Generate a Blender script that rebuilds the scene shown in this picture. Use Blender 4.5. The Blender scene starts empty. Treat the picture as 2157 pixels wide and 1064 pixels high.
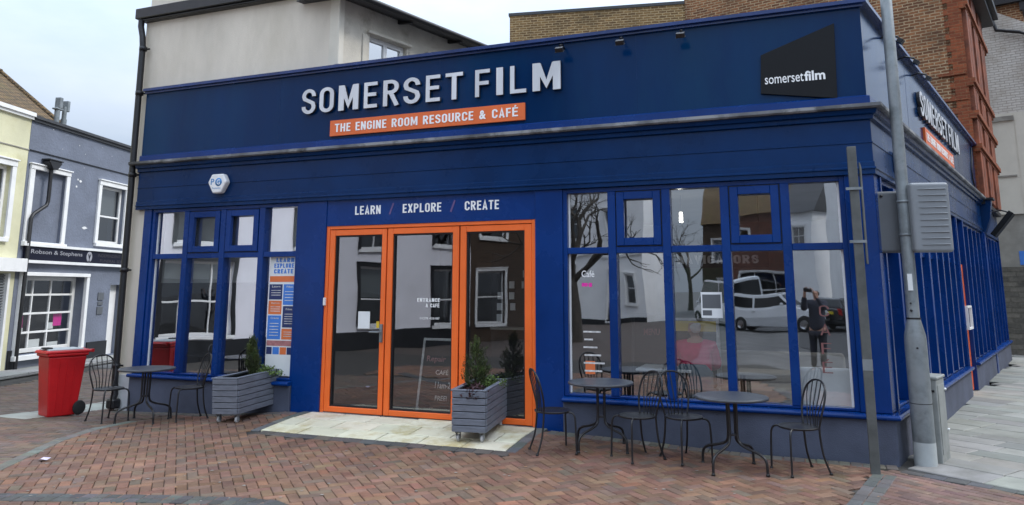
import bpy, bmesh, math, random
from mathutils import Matrix, Vector
import numpy as np
random.seed(7)
R = math.radians
scn = bpy.context.scene
COL = scn.collection

# ------------------------------------------------------------------ camera
cd = bpy.data.cameras.new("camera"); cam = bpy.data.objects.new("camera", cd); COL.objects.link(cam); scn.camera = cam
CAM = Vector((-0.6888, -8.2156, 1.63))
yaw, pit, rol = R(-21.285), R(9.5364), R(0.043)
fw = Vector((math.sin(yaw)*math.cos(pit), math.cos(yaw)*math.cos(pit), math.sin(pit)))
rt = fw.cross(Vector((0, 0, 1))).normalized(); up = rt.cross(fw)
rt, up = rt*math.cos(rol)+up*math.sin(rol), -rt*math.sin(rol)+up*math.cos(rol)
mr = Matrix((rt, up, -fw)).transposed().to_4x4(); mr.translation = CAM
cam.matrix_world = mr
cd.sensor_fit = 'HORIZONTAL'; cd.sensor_width = 36.0; cd.lens = 36*1571.2/2157
cd.shift_y = -(532-345.2)/2157
cd.clip_start = 0.05; cd.clip_end = 2000

# ------------------------------------------------------------------ world, sun, exposure
SUN_EL, SUN_AZ = R(46), R(72)          # azimuth the light comes from, clockwise from +y
w = bpy.data.worlds.new("World"); scn.world = w; w.use_nodes = True
nt = w.node_tree; nt.nodes.clear()
out = nt.nodes.new('ShaderNodeOutputWorld'); bg = nt.nodes.new('ShaderNodeBackground')
sky = nt.nodes.new('ShaderNodeTexSky'); sky.sky_type = 'NISHITA'; sky.sun_disc = False
sky.sun_elevation = SUN_EL; sky.sun_rotation = SUN_AZ; sky.air_density = 1.0; sky.dust_density = 2.0
tc = nt.nodes.new('ShaderNodeTexCoord'); mp = nt.nodes.new('ShaderNodeMapping'); mp.inputs['Scale'].default_value = (1.0, 1.0, 2.6)
nz = nt.nodes.new('ShaderNodeTexNoise'); nz.inputs['Scale'].default_value = 2.2; nz.inputs['Detail'].default_value = 7; nz.inputs['Roughness'].default_value = .55
cr = nt.nodes.new('ShaderNodeValToRGB'); cr.color_ramp.elements[0].position = .30; cr.color_ramp.elements[1].position = .72
cr.color_ramp.elements[0].color = (4.4, 5.45, 7.0, 1); cr.color_ramp.elements[1].color = (6.9, 7.5, 8.4, 1)
mx = nt.nodes.new('ShaderNodeMixRGB'); mx.inputs['Fac'].default_value = .88
L = nt.links.new
L(tc.outputs['Generated'], mp.inputs['Vector']); L(mp.outputs['Vector'], nz.inputs['Vector']); L(nz.outputs['Fac'], cr.inputs['Fac'])
L(sky.outputs['Color'], mx.inputs['Color1']); L(cr.outputs['Color'], mx.inputs['Color2'])
sx = nt.nodes.new('ShaderNodeSeparateXYZ'); L(tc.outputs['Generated'], sx.inputs['Vector'])
mg = nt.nodes.new('ShaderNodeMapRange'); mg.inputs['From Min'].default_value = 0.12; mg.inputs['From Max'].default_value = 1.0; mg.inputs['To Min'].default_value = .70; mg.inputs['To Max'].default_value = 3.4
L(sx.outputs['Z'], mg.inputs['Value'])
mm = nt.nodes.new('ShaderNodeMixRGB'); mm.blend_type = 'MULTIPLY'; mm.inputs['Fac'].default_value = 1     # an overcast sky is brightest overhead
L(mx.outputs['Color'], mm.inputs['Color1']); L(mg.outputs['Result'], mm.inputs['Color2'])
L(mm.outputs['Color'], bg.inputs['Color']); bg.inputs['Strength'].default_value = .1
L(bg.outputs['Background'], out.inputs['Surface'])
sl = bpy.data.lights.new("sun", 'SUN'); sl.energy = 1.5; sl.angle = R(14); sl.color = (1, .965, .91)
so = bpy.data.objects.new("sun", sl); COL.objects.link(so)
sd = Vector((math.sin(SUN_AZ)*math.cos(SUN_EL), math.cos(SUN_AZ)*math.cos(SUN_EL), math.sin(SUN_EL)))
so.rotation_euler = sd.to_track_quat('Z', 'Y').to_euler(); so.location = sd*40
scn.view_settings.view_transform = 'Standard'; scn.view_settings.look = 'None'
scn.view_settings.exposure = 0.5; scn.view_settings.gamma = 1.0; scn.view_settings.use_curve_mapping = False
scn.cycles.max_bounces = 8; scn.cycles.transparent_max_bounces = 16
scn.cycles.use_denoising = True; scn.cycles.denoising_input_passes = 'RGB_ALBEDO_NORMAL'; scn.cycles.denoising_prefilter = 'ACCURATE'; scn.render.filter_size = 1.0

# ------------------------------------------------------------------ geometry constants
SD = Vector((0.27564, 0.96126, 0)); SN = Vector((0.96126, -0.27564, 0))    # side street wall: along, outward
MS = Matrix(((SD.x, SN.x, 0, 0), (SD.y, SN.y, 0, 0), (0, 0, 1, 0), (0, 0, 0, 1)))
def lerp(x, xs, ys):
    return float(np.interp(x, xs, ys))
def H(x, y):                                                            # the paving rises a little to the door
    t = min(1, max(0, (y+1.6)/1.6)); t = t*t*(3-2*t)
    return lerp(x, [-9.5, -8, -6.9, -3.5, -1.2, .5], [-.05, 0, .1, .1, .01, 0])*t

# ------------------------------------------------------------------ mesh builder
ROOT = {}
class MB:
    def __init__(s, M=None): s.v = []; s.f = []; s.c = []; s.M = M; s.sm = []
    def add(s, vs, fs, col=None, M=None, smooth=False):
        b = len(s.v); m = M if M is not None else s.M
        for p in vs:
            p = Vector(p); s.v.append(tuple(m @ p) if m is not None else tuple(p))
        for f in fs:
            s.f.append([i+b for i in f]); s.c.append(col or (1, 1, 1)); s.sm.append(smooth)
    def box(s, a, b, M=None, col=None):
        x0, y0, z0 = [min(a[i], b[i]) for i in range(3)]; x1, y1, z1 = [max(a[i], b[i]) for i in range(3)]
        s.add([(x0,y0,z0),(x1,y0,z0),(x1,y1,z0),(x0,y1,z0),(x0,y0,z1),(x1,y0,z1),(x1,y1,z1),(x0,y1,z1)],
              [(0,3,2,1),(4,5,6,7),(0,1,5,4),(1,2,6,5),(2,3,7,6),(3,0,4,7)], col, M)
        return s
    def prism(s, poly, d0, d1, ax=1, M=None, col=None):                  # closed 2-D polygon extruded along axis ax
        def P(p, d):
            return (p[0], d, p[1]) if ax == 1 else ((d, p[0], p[1]) if ax == 0 else (p[0], p[1], d))
        n = len(poly); vs = [P(p, d0) for p in poly]+[P(p, d1) for p in poly]
        fs = [tuple(range(n))[::-1], tuple(range(n, 2*n))]+[(i, (i+1) % n, n+(i+1) % n, n+i) for i in range(n)]
        s.add(vs, fs, col, M); return s
    def tube(s, pts, r, n=8, M=None, closed=False, col=None, caps=True):
        pts = [Vector(p) for p in pts]; m = len(pts); rs = r if isinstance(r, (list, tuple)) else [r]*m
        vs = []; prev = None
        for i, p in enumerate(pts):
            if closed: t = pts[(i+1) % m]-pts[i-1]
            else: t = pts[min(i+1, m-1)]-pts[max(i-1, 0)]
            t = t.normalized() if t.length > 1e-9 else Vector((0, 0, 1))
            if prev is None:
                a = Vector((0, 0, 1)) if abs(t.z) < .9 else Vector((1, 0, 0)); u = t.cross(a).normalized()
            else:
                u = (prev-t*prev.dot(t)); u = u.normalized() if u.length > 1e-6 else t.orthogonal().normalized()
            prev = u; v = t.cross(u)
            for k in range(n):
                a = 2*math.pi*k/n; vs.append(p+(u*math.cos(a)+v*math.sin(a))*rs[i])
        fs = []
        for i in range(m if closed else m-1):
            j = (i+1) % m
            for k in range(n): fs.append((i*n+k, i*n+(k+1) % n, j*n+(k+1) % n, j*n+k))
        s.add(vs, fs, col, M, True)
        if caps and not closed: s.add(vs[:n], [tuple(range(n))[::-1]], col, M); s.add(vs[-n:], [tuple(range(n))], col, M)
        return s
    def lathe(s, prof, c=(0, 0, 0), n=24, M=None, col=None, smooth=True, axis=2):
        vs = []
        for r, z in prof:
            for k in range(n):
                a = 2*math.pi*k/n
                p = (r*math.cos(a), r*math.sin(a), z)
                if axis == 0: p = (z, p[0], p[1])
                if axis == 1: p = (p[0], z, p[1])
                vs.append((c[0]+p[0], c[1]+p[1], c[2]+p[2]))
        fs = [(i*n+k, i*n+(k+1) % n, (i+1)*n+(k+1) % n, (i+1)*n+k) for i in range(len(prof)-1) for k in range(n)]
        s.add(vs, fs, col, M, smooth); return s
    def sweep(s, path, prof, M=None, closed_ends=True):                  # path of (x,y), profile of (outward,z), outward = right of travel
        P = [Vector((p[0], p[1])) for p in path]; m = len(P); N = []
        for i in range(m):
            ns = []
            if i > 0: d = (P[i]-P[i-1]).normalized(); ns.append(Vector((d.y, -d.x)))
            if i < m-1: d = (P[i+1]-P[i]).normalized(); ns.append(Vector((d.y, -d.x)))
            if len(ns) == 2:
                b = (ns[0]+ns[1]).normalized(); N.append(b/max(.3, b.dot(ns[0])))
            else: N.append(ns[0])
        n = len(prof); vs = []
        for i in range(m):
            for o, z in prof: q = P[i]+N[i]*o; vs.append((q.x, q.y, z))
        fs = [(i*n+k, i*n+(k+1) % n, (i+1)*n+(k+1) % n, (i+1)*n+k) for i in range(m-1) for k in range(n)]
        fs += [tuple(range(n))[::-1], tuple(range((m-1)*n, m*n))]
        s.add(vs, fs, None, M); return s
    def mesh(s, name, mat, W=None):
        me = bpy.data.meshes.new(name)
        vs = [tuple(W @ Vector(p)) for p in s.v] if W is not None else s.v
        me.from_pydata(vs, [], s.f); me.update()
        bm = bmesh.new(); bm.from_mesh(me); bmesh.ops.recalc_face_normals(bm, faces=bm.faces); bm.to_mesh(me); bm.free()
        nl = len(me.loops)
        co = np.empty(len(me.vertices)*3); me.vertices.foreach_get('co', co); co = co.reshape(-1, 3)
        li = np.empty(nl, int); me.loops.foreach_get('vertex_index', li)
        pn = np.empty(len(me.polygons)*3); me.polygons.foreach_get('normal', pn); pn = pn.reshape(-1, 3)
        tot = np.empty(len(me.polygons), int); me.polygons.foreach_get('loop_total', tot)
        fn = np.repeat(pn, tot, axis=0); p = co[li]
        tx, ty = -fn[:, 1], fn[:, 0]; ln = np.hypot(tx, ty)+1e-9; tx /= ln; ty /= ln
        flat = np.abs(fn[:, 2]) > .75
        sl_ = np.sqrt(np.maximum(1e-3, 1-fn[:, 2]**2))
        u = np.where(flat, p[:, 0], p[:, 0]*tx+p[:, 1]*ty); v = np.where(flat, p[:, 1], p[:, 2]/sl_)
        uv = me.uv_layers.new(name='UVMap'); uv.data.foreach_set('uv', np.stack([u, v], 1).ravel())
        cols = np.repeat(np.array(s.c, float).reshape(-1, 3), tot, axis=0); cols = np.concatenate([cols, np.ones((nl, 1))], 1)
        ca = me.color_attributes.new('Col', 'FLOAT_COLOR', 'CORNER'); ca.data.foreach_set('color', cols.ravel())
        if any(s.sm): me.polygons.foreach_set('use_smooth', s.sm)
        mats = mat if isinstance(mat, (list, tuple)) else [mat]
        for m in mats: me.materials.append(m)
        return me
    def obj(s, name, mat, parent=None, world=True, bevel=0, seg=1, sharp=False):
        W = None
        if parent is not None and world and parent in ROOT: W = ROOT[parent].inverted()
        me = s.mesh(name, mat, W)
        if sharp: me.set_sharp_from_angle(angle=R(40))
        o = bpy.data.objects.new(name, me); COL.objects.link(o)
        if parent is not None:
            o.parent = parent
            if parent in ROOT: ROOT[o] = ROOT[parent]
        if bevel:
            b = o.modifiers.new('bevel', 'BEVEL'); b.width = bevel; b.segments = seg; b.limit_method = 'ANGLE'; b.angle_limit = R(40)
        return o
def tag(o, label, cat, group=None, kind=None):
    o['label'] = label; o['category'] = cat
    if group: o['group'] = group
    if kind: o['kind'] = kind
    return o
def thing(name, label, cat, loc=(0, 0, 0), rz=0, group=None):
    o = bpy.data.objects.new(name, None); COL.objects.link(o); o.empty_display_size = .1
    o.location = loc; o.rotation_euler = (0, 0, rz); tag(o, label, cat, group)
    ROOT[o] = Matrix.Translation(loc) @ Matrix.Rotation(rz, 4, 'Z')
    return o
def local(o): ROOT.pop(o, None); return o
def kids(o): return [c for c in bpy.data.objects if c.parent == o]
def dup(root, loc, rz, label=None):
    r = root.copy(); COL.objects.link(r); r.location = loc; r.rotation_euler = (0, 0, rz)
    if label: r['label'] = label
    for ch in kids(root):
        c = ch.copy(); COL.objects.link(c); c.parent = r
        for g in kids(ch):
            d = g.copy(); COL.objects.link(d); d.parent = c
    return r
def structure(o): o['kind'] = 'structure'; return o

# ------------------------------------------------------------------ materials
def nodes(name):
    m = bpy.data.materials.new(name); m.use_nodes = True; t = m.node_tree
    return m, t, t.nodes['Principled BSDF']
def N(t, kind, **kw):
    n = t.nodes.new(kind)
    for k, v in kw.items():
        if k.startswith('_'): setattr(n, k[1:], v)
        else: n.inputs[k.replace('_', ' ')].default_value = v
    return n
def paint(name, col, rough=.5, var=.12, scale=3, bump=.15, bscale=60, streak=0, metal=0, dirt=None, dirt_lo=.55, dirt_hi=.75, col2=None, spec=.5, coat=0, usecol=False, bdist=.01, big=0):
    m, t, b = nodes(name); l = t.links.new
    c = N(t, 'ShaderNodeTexCoord'); n1 = N(t, 'ShaderNodeTexNoise', Scale=scale, Detail=6, Roughness=.6)
    mpp = N(t, 'ShaderNodeMapping'); l(c.outputs['Object'], mpp.inputs['Vector'])
    if streak: mpp.inputs['Scale'].default_value = (1, 1, streak)
    l(mpp.outputs['Vector'], n1.inputs['Vector'])
    r1 = N(t, 'ShaderNodeValToRGB'); c2 = col2 or tuple(x*(1-2*var) for x in col)
    r1.color_ramp.elements[0].position = .3; r1.color_ramp.elements[1].position = .7
    r1.color_ramp.elements[0].color = (*c2, 1); r1.color_ramp.elements[1].color = (*[min(1, x*(1+var)) for x in col], 1)
    l(n1.outputs['Fac'], r1.inputs['Fac']); cout = r1.outputs['Color']
    if dirt:
        n2 = N(t, 'ShaderNodeTexNoise', Scale=scale*.7, Detail=9, Roughness=.7); l(mpp.outputs['Vector'], n2.inputs['Vector'])
        r2 = N(t, 'ShaderNodeValToRGB'); r2.color_ramp.elements[0].position = dirt_lo; r2.color_ramp.elements[1].position = dirt_hi
        l(n2.outputs['Fac'], r2.inputs['Fac'])
        x = N(t, 'ShaderNodeMixRGB', Color2=(*dirt, 1)); l(r2.outputs['Color'], x.inputs['Fac']); l(cout, x.inputs['Color1']); cout = x.outputs['Color']
    if usecol:
        a = N(t, 'ShaderNodeVertexColor', _layer_name='Col'); x = N(t, 'ShaderNodeMixRGB', Fac=1, _blend_type='MULTIPLY')
        l(a.outputs['Color'], x.inputs['Color1']); l(cout, x.inputs['Color2']); cout = x.outputs['Color']
    if big:
        n5 = N(t, 'ShaderNodeTexNoise', Scale=.9, Detail=8, Roughness=.65); l(c.outputs['Object'], n5.inputs['Vector'])
        m5 = N(t, 'ShaderNodeMapRange'); m5.inputs['From Min'].default_value = .3; m5.inputs['From Max'].default_value = .7; m5.inputs['To Min'].default_value = 1-big; m5.inputs['To Max'].default_value = 1+big*.5; l(n5.outputs['Fac'], m5.inputs['Value'])
        x = N(t, 'ShaderNodeMixRGB', Fac=1, _blend_type='MULTIPLY'); l(cout, x.inputs['Color1']); l(m5.outputs['Result'], x.inputs['Color2']); cout = x.outputs['Color']
    l(cout, b.inputs['Base Color'])
    b.inputs['Roughness'].default_value = rough; b.inputs['Metallic'].default_value = metal
    b.inputs['Specular IOR Level'].default_value = spec
    if coat: b.inputs['Coat Weight'].default_value = coat; b.inputs['Coat Roughness'].default_value = .12
    if bump:
        n3 = N(t, 'ShaderNodeTexNoise', Scale=bscale, Detail=4, Roughness=.6); l(c.outputs['Object'], n3.inputs['Vector'])
        bp = N(t, 'ShaderNodeBump', Strength=bump, Distance=bdist); l(n3.outputs['Fac'], bp.inputs['Height']); l(bp.outputs['Normal'], b.inputs['Normal'])
        mr_ = N(t, 'ShaderNodeMapRange'); mr_.inputs['To Min'].default_value = max(.02, rough-.1); mr_.inputs['To Max'].default_value = min(1, rough+.1)
        l(n1.outputs['Fac'], mr_.inputs['Value']); l(mr_.outputs['Result'], b.inputs['Roughness'])
    return m
def brick(name, c1, c2, mortar, bw=.205, bh=.068, ms=.012, rough=.9, bump=.6, stain=None, stain_s=.8, var=.5, painted=False):
    m, t, b = nodes(name); l = t.links.new
    uv = N(t, 'ShaderNodeUVMap', _uv_map='UVMap'); br = N(t, 'ShaderNodeTexBrick', Color1=(*c1, 1), Color2=(*c2, 1), Mortar=(*mortar, 1), Scale=1.0)
    br.inputs['Mortar Size'].default_value = ms; br.inputs['Brick Width'].default_value = bw; br.inputs['Row Height'].default_value = bh
    br.inputs['Mortar Smooth'].default_value = .25; br.inputs['Bias'].default_value = -.1
    nw = N(t, 'ShaderNodeTexNoise', Scale=9, Detail=3); l(uv.outputs['UV'], nw.inputs['Vector'])
    wm = N(t, 'ShaderNodeMixRGB', Fac=.012, _blend_type='LINEAR_LIGHT'); l(uv.outputs['UV'], wm.inputs['Color1']); l(nw.outputs['Color'], wm.inputs['Color2'])
    l(wm.outputs['Color'], br.inputs['Vector'])
    n1 = N(t, 'ShaderNodeTexNoise', Scale=14, Detail=5, Roughness=.7); l(uv.outputs['UV'], n1.inputs['Vector'])
    mrg = N(t, 'ShaderNodeMapRange'); mrg.inputs['To Min'].default_value = 1-var; mrg.inputs['To Max'].default_value = 1+var; l(n1.outputs['Fac'], mrg.inputs['Value'])
    x = N(t, 'ShaderNodeMixRGB', Fac=1, _blend_type='MULTIPLY'); l(br.outputs['Color'], x.inputs['Color1']); l(mrg.outputs['Result'], x.inputs['Color2']); cout = x.outputs['Color']
    if stain:
        n2 = N(t, 'ShaderNodeTexNoise', Scale=stain_s, Detail=8, Roughness=.65); l(uv.outputs['UV'], n2.inputs['Vector'])
        r2 = N(t, 'ShaderNodeValToRGB'); r2.color_ramp.elements[0].position = .48; r2.color_ramp.elements[1].position = .68; l(n2.outputs['Fac'], r2.inputs['Fac'])
        y = N(t, 'ShaderNodeMixRGB', Color2=(*stain, 1)); mm = N(t, 'ShaderNodeMath', _operation='MULTIPLY'); mm.inputs[1].default_value = .7
        l(r2.outputs['Color'], mm.inputs[0]); l(mm.outputs[0], y.inputs['Fac']); l(cout, y.inputs['Color1']); cout = y.outputs['Color']
    l(cout, b.inputs['Base Color']); b.inputs['Roughness'].default_value = rough; b.inputs['Specular IOR Level'].default_value = .3
    ad = N(t, 'ShaderNodeMath', _operation='ADD'); ml = N(t, 'ShaderNodeMath', _operation='MULTIPLY'); ml.inputs[1].default_value = .35
    l(n1.outputs['Fac'], ml.inputs[0]); iv = N(t, 'ShaderNodeMath', _operation='SUBTRACT'); iv.inputs[0].default_value = 1; l(br.outputs['Fac'], iv.inputs[1])
    l(ml.outputs[0], ad.inputs[0]); l(iv.outputs[0], ad.inputs[1])
    bp = N(t, 'ShaderNodeBump', Strength=bump, Distance=.012); l(ad.outputs[0], bp.inputs['Height']); l(bp.outputs['Normal'], b.inputs['Normal'])
    return m
def glass(name, refl=.28, tint=(.62, .66, .66), wav=.02, wsc=1.3):
    m = bpy.data.materials.new(name); m.use_nodes = True; t = m.node_tree; t.nodes.clear(); l = t.links.new
    o = N(t, 'ShaderNodeOutputMaterial'); mxs = N(t, 'ShaderNodeMixShader'); tr = N(t, 'ShaderNodeBsdfTransparent', Color=(*tint, 1)); gl = N(t, 'ShaderNodeBsdfGlossy', Color=(.95, .97, 1, 1), Roughness=.012)
    lw = N(t, 'ShaderNodeLayerWeight', Blend=.5); fr = N(t, 'ShaderNodeMath', _operation='POWER'); fr.inputs[1].default_value = 4.0; l(lw.outputs['Facing'], fr.inputs[0])
    ad = N(t, 'ShaderNodeMath', _operation='ADD'); ad.inputs[1].default_value = refl; ad.use_clamp = True
    c = N(t, 'ShaderNodeTexCoord'); n1 = N(t, 'ShaderNodeTexNoise', Scale=wsc, Detail=1); l(c.outputs['Object'], n1.inputs['Vector'])
    bp = N(t, 'ShaderNodeBump', Strength=wav, Distance=.1); l(n1.outputs['Fac'], bp.inputs['Height']); l(bp.outputs['Normal'], gl.inputs['Normal'])
    l(fr.outputs[0], ad.inputs[0]); l(ad.outputs[0], mxs.inputs['Fac']); l(tr.outputs[0], mxs.inputs[1]); l(gl.outputs[0], mxs.inputs[2]); l(mxs.outputs[0], o.inputs['Surface'])
    return m
M = {}
M['fascia'] = paint('blue fascia paint', (.0003, .0225, .086), .17, .12, .8, .03, 40, spec=.15, dirt=(.003, .040, .10), dirt_lo=.48, dirt_hi=.8, streak=.25)
M['blue'] = paint('blue gloss joinery', (.0004, .031, .168), .27, .14, 1.2, .06, 50, spec=.26, dirt=(.003, .045, .19), dirt_lo=.55, dirt_hi=.85)
M['navy'] = paint('blue frieze paint', (.0003, .024, .098), .28, .15, 1.2, .08, 45, spec=.18, dirt=(.008, .045, .14), dirt_lo=.62, dirt_hi=.8)
M['lead'] = paint('lead flashing', (.13, .135, .145), .5, .4, 2.5, .2, 30, dirt=(.25, .255, .26), dirt_lo=.50, dirt_hi=.58)
M['cap'] = paint('capping paint', (.006, .03, .14), .25, .2, 3, .1, 40)
M['dark'] = paint('dark trim', (.008, .009, .012), .5, .2, 5)
M['plinth'] = paint('grey plinth render', (.078, .092, .138), .8, .16, 2.2, .5, 90, dirt=(.05, .055, .07))
M['orange'] = paint('orange door paint', (.88, .155, .024), .35, .06, 2, .06, 50)
M['orange2'] = paint('orange sign panel', (.72, .135, .025), .4, .05, 1.5, .03, 50)
M['white'] = paint('white paint', (.78, .78, .77), .45, .05, 4, .08, 60)
M['silver'] = paint('brushed letter metal', (.62, .63, .65), .38, .10, 3, .05, 60, metal=.15, streak=.2)
M['letterside'] = paint('letter returns', (.05, .05, .055), .5, .1)
M['signwhite'] = paint('white lettering', (.85, .85, .84), .5, .03, 4, 0)
M['black'] = paint('black satin metal', (.012, .012, .014), .38, .2, 8, .15, 120)
M['blackboard'] = paint('black sign board', (.008, .009, .011), .55, .12, 3, .05, spec=.2)
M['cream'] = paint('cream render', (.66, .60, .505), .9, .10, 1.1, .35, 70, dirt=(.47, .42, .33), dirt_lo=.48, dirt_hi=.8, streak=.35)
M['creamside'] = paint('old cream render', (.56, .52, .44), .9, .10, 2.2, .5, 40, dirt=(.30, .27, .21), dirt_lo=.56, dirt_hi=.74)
M['whitewash'] = paint('white base paint', (.62, .64, .66), .7, .08, 3, .3, 40)
M['iron'] = paint('black cast iron', (.010, .010, .012), .45, .2, 6, .2, 60)
M['grey_house'] = paint('blue grey render', (.155, .175, .225), .8, .10, 1.6, .55, 18, dirt=(.13, .15, .19), bdist=.02)
M['yellow_house'] = paint('pale yellow render', (.62, .60, .41), .85, .08, 1.2, .3, 40, dirt=(.5, .47, .27))
M['redbrick'] = brick('red brick wall', (.27, .115, .05), (.12, .05, .026), (.38, .27, .16), bump=1.0, var=.75, stain=(.05, .03, .02), stain_s=.9)
M['yellowbrick'] = brick('brown stock brick', (.25, .15, .06), (.12, .068, .032), (.42, .31, .17), bump=1.0, var=.7, stain=(.05, .04, .025), stain_s=.7)
M['quoin'] = brick('orange red quoin brick', (.26, .072, .03), (.16, .045, .022), (.20, .10, .05), bw=.2, bh=.068, ms=.006)
M['terracotta'] = paint('terracotta piers', (.24, .068, .03), .7, .35, 3, .4, 25, dirt=(.12, .04, .02))
M['whitebrick'] = brick('white painted brick', (.60, .57, .52), (.54, .51, .46), (.40, .36, .31), ms=.008, bump=.9, var=.2, stain=(.38, .33, .27), stain_s=1.6)
M['stone'] = brick('grey rubble stone', (.17, .155, .13), (.085, .08, .07), (.13, .12, .10), bw=.34, bh=.13, ms=.015, bump=1.0, var=.6, stain=(.04, .04, .035))
M['greyrender'] = paint('stained grey render', (.30, .285, .25), .9, .2, 1.5, .4, 30, dirt=(.14, .125, .105))
M['pale_render'] = paint('pale cream render', (.62, .585, .50), .9, .06, 1.5, .3, 40)
M['tiles'] = brick('brown roof tiles', (.16, .10, .045), (.085, .058, .03), (.03, .022, .015), bw=.17, bh=.12, ms=.016, bump=1.0, var=.6, stain=(.10, .085, .03), stain_s=1.5)
M['slate'] = paint('dark slate', (.045, .047, .052), .6, .2, 4, .4, 30)
M['felt'] = paint('roof felt', (.06, .06, .065), .9, .2, 2)
M['brickpave'] = paint('brick paving', (1, 1, 1), .72, .16, 7, .35, 70, usecol=True, spec=.4, dirt=(.55, .52, .50), dirt_lo=.5, dirt_hi=.75, big=.32)
M['sett'] = paint('grey setts', (1, 1, 1), .8, .15, 9, .4, 70, usecol=True, dirt=(.6, .6, .58))
M['flag'] = paint('stone flags', (1, 1, 1), .75, .10, 3.5, .3, 60, usecol=True, dirt=(.62, .62, .57), dirt_lo=.5, dirt_hi=.75, big=.18)
M['slab'] = paint('cream slab', (1, 1, 1), .8, .08, 4, .35, 60, usecol=True, dirt=(.62, .53, .34), dirt_lo=.48, dirt_hi=.68, big=.12)
M['mortar'] = paint('joint sand', (.045, .040, .034), .95, .3, 6, .3, 80)
M['asphalt'] = paint('asphalt', (.055, .055, .058), .9, .2, 3, .4, 120)
M['farpave'] = paint('grey paving', (.125, .123, .122), .85, .25, 1.0, .2, 40, dirt=(.075, .075, .075), big=.3)
M['squarepave'] = paint('dark brown paving', (.075, .055, .045), .8, .2, 2, .3, 60, dirt=(.05, .045, .04))
M['wood'] = paint('grey stained timber', (.155, .17, .205), .6, .14, 6, .25, 60, streak=6)
M['castor'] = paint('pale castor wheel', (.5, .5, .5), .5, .2, 9)
M['soil'] = paint('soil', (.03, .022, .016), .95, .3, 20, .6, 60)
M['red'] = paint('red bin plastic', (.52, .006, .010), .42, .14, 2.0, .2, 60, dirt=(.36, .03, .03), dirt_lo=.55, dirt_hi=.8)
M['rubber'] = paint('black rubber', (.012, .012, .012), .8, .1)
M['galv'] = paint('galvanised steel', (.21, .235, .245), .45, .2, 6, .15, 30, metal=.3, dirt=(.23, .25, .26), dirt_lo=.45, dirt_hi=.6)
M['greypaint'] = paint('grey post paint', (.26, .275, .265), .6, .15, 5, .15, 30, dirt=(.16, .165, .155))
M['postgrey'] = paint('weathered grey post', (.095, .10, .095), .6, .25, 4, .2, 30)
M['panelgrey'] = paint('grey plastic casing', (.21, .225, .24), .45, .05, 2, .05, 60)
M['paneldark'] = paint('dark grey casing', (.10, .108, .118), .5, .08, 2, .05, 60)
M['pale'] = paint('pale base paint', (.36, .385, .385), .6, .08, 4)
M['conifer'] = paint('conifer foliage', (.055, .078, .022), .7, .3, 9, 0, usecol=True)
M['leaf'] = paint('green leaves', (.10, .16, .035), .6, .3, 9, 0, usecol=True)
M['purple'] = paint('purple leaves', (.045, .012, .016), .55, .3, 9, 0)
M['bark'] = paint('bark', (.06, .05, .04), .9, .3, 8, .5, 30)
M['lilac'] = paint('pale lilac render', (.78, .77, .82), .8, .05, 1, .2, 30)
M['offwhite'] = paint('off white render', (.88, .88, .88), .8, .05, 1, .2, 30)
M['brownhouse'] = brick('brown brick house', (.075, .048, .032), (.04, .027, .02), (.08, .06, .045), var=.4)
M['redhouse'] = brick('dark red brick house', (.17, .06, .04), (.10, .04, .03), (.14, .10, .08), var=.4)
M['shopglass'] = glass('shop glass', .33, (.88, .90, .90), .022, 1.6)
M['doorglass'] = glass('door glass', .25, (.74, .76, .76))
M['leftglass'] = glass('left window glass', .52, (.78, .80, .79), .032, 1.2)
M['winglass'] = glass('house window glass', .13, (.35, .37, .38))
M['skyglass'] = glass('bright window glass', .55, (.4, .42, .43))
M['displayglass'] = glass('display window glass', .06, (.85, .86, .86))
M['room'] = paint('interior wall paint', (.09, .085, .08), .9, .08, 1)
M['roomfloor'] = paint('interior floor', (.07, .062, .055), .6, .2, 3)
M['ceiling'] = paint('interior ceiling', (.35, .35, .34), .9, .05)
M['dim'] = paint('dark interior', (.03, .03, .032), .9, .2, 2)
M['blind'] = paint('roller blind', (.62, .64, .62), .9, .04, 3)
M['card'] = paint('white card', (.72, .74, .74), .7, .03, 3)
M['poster_navy'] = paint('poster navy', (.015, .03, .12), .5, .05); M['poster_blue'] = paint('poster blue', (.05, .20, .62), .5, .05)
M['poster_orange'] = paint('poster orange', (.70, .17, .05), .5, .05)
M['brown'] = paint('brown wood', (.16, .09, .05), .5, .2, 4); M['beige'] = paint('beige cloth', (.42, .38, .32), .9, .08, 3)
M['skin'] = paint('skin', (.52, .30, .22), .55, .05, 4); M['grey_hair'] = paint('grey white hair', (.62, .60, .57), .8, .15, 20, .5, 60)
M['jacket'] = paint('red pink jacket', (.70, .03, .13), .75, .15, 4, .3, 30); M['denim'] = paint('dark clothing', (.02, .022, .035), .85, .2, 5)
M['coat'] = paint('dark blue coat', (.05, .055, .08), .85, .2, 5); M['brownhair'] = paint('brown hair', (.06, .035, .02), .8, .2, 20, .4, 60)
M['carwhite'] = paint('white car paint', (.72, .74, .76), .2, .02, 1, 0, coat=.6); M['cardark'] = paint('dark car paint', (.02, .022, .026), .2, .05, 1, 0, coat=.6)
M['cartyre'] = M['rubber']; M['carglass'] = paint('car glass', (.012, .014, .016), .06, .05, 1, 0); M['chrome'] = paint('chrome', (.6, .6, .62), .15, .05, 1, 0, metal=1)
M['plate'] = paint('yellow number plate', (.7, .55, .03), .4, .02); M['lampred'] = paint('red lamp lens', (.4, .01, .01), .2, .05); M['lampclear'] = paint('clear lamp lens', (.7, .7, .7), .15, .05)
M['chairblue'] = paint('blue grey upholstery', (.11, .16, .20), .8, .1, 5); M['pink'] = paint('pink label', (.75, .03, .35), .5, .04); M['lilacmark'] = paint('purple slash', (.13, .075, .20), .5, .04)
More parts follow.
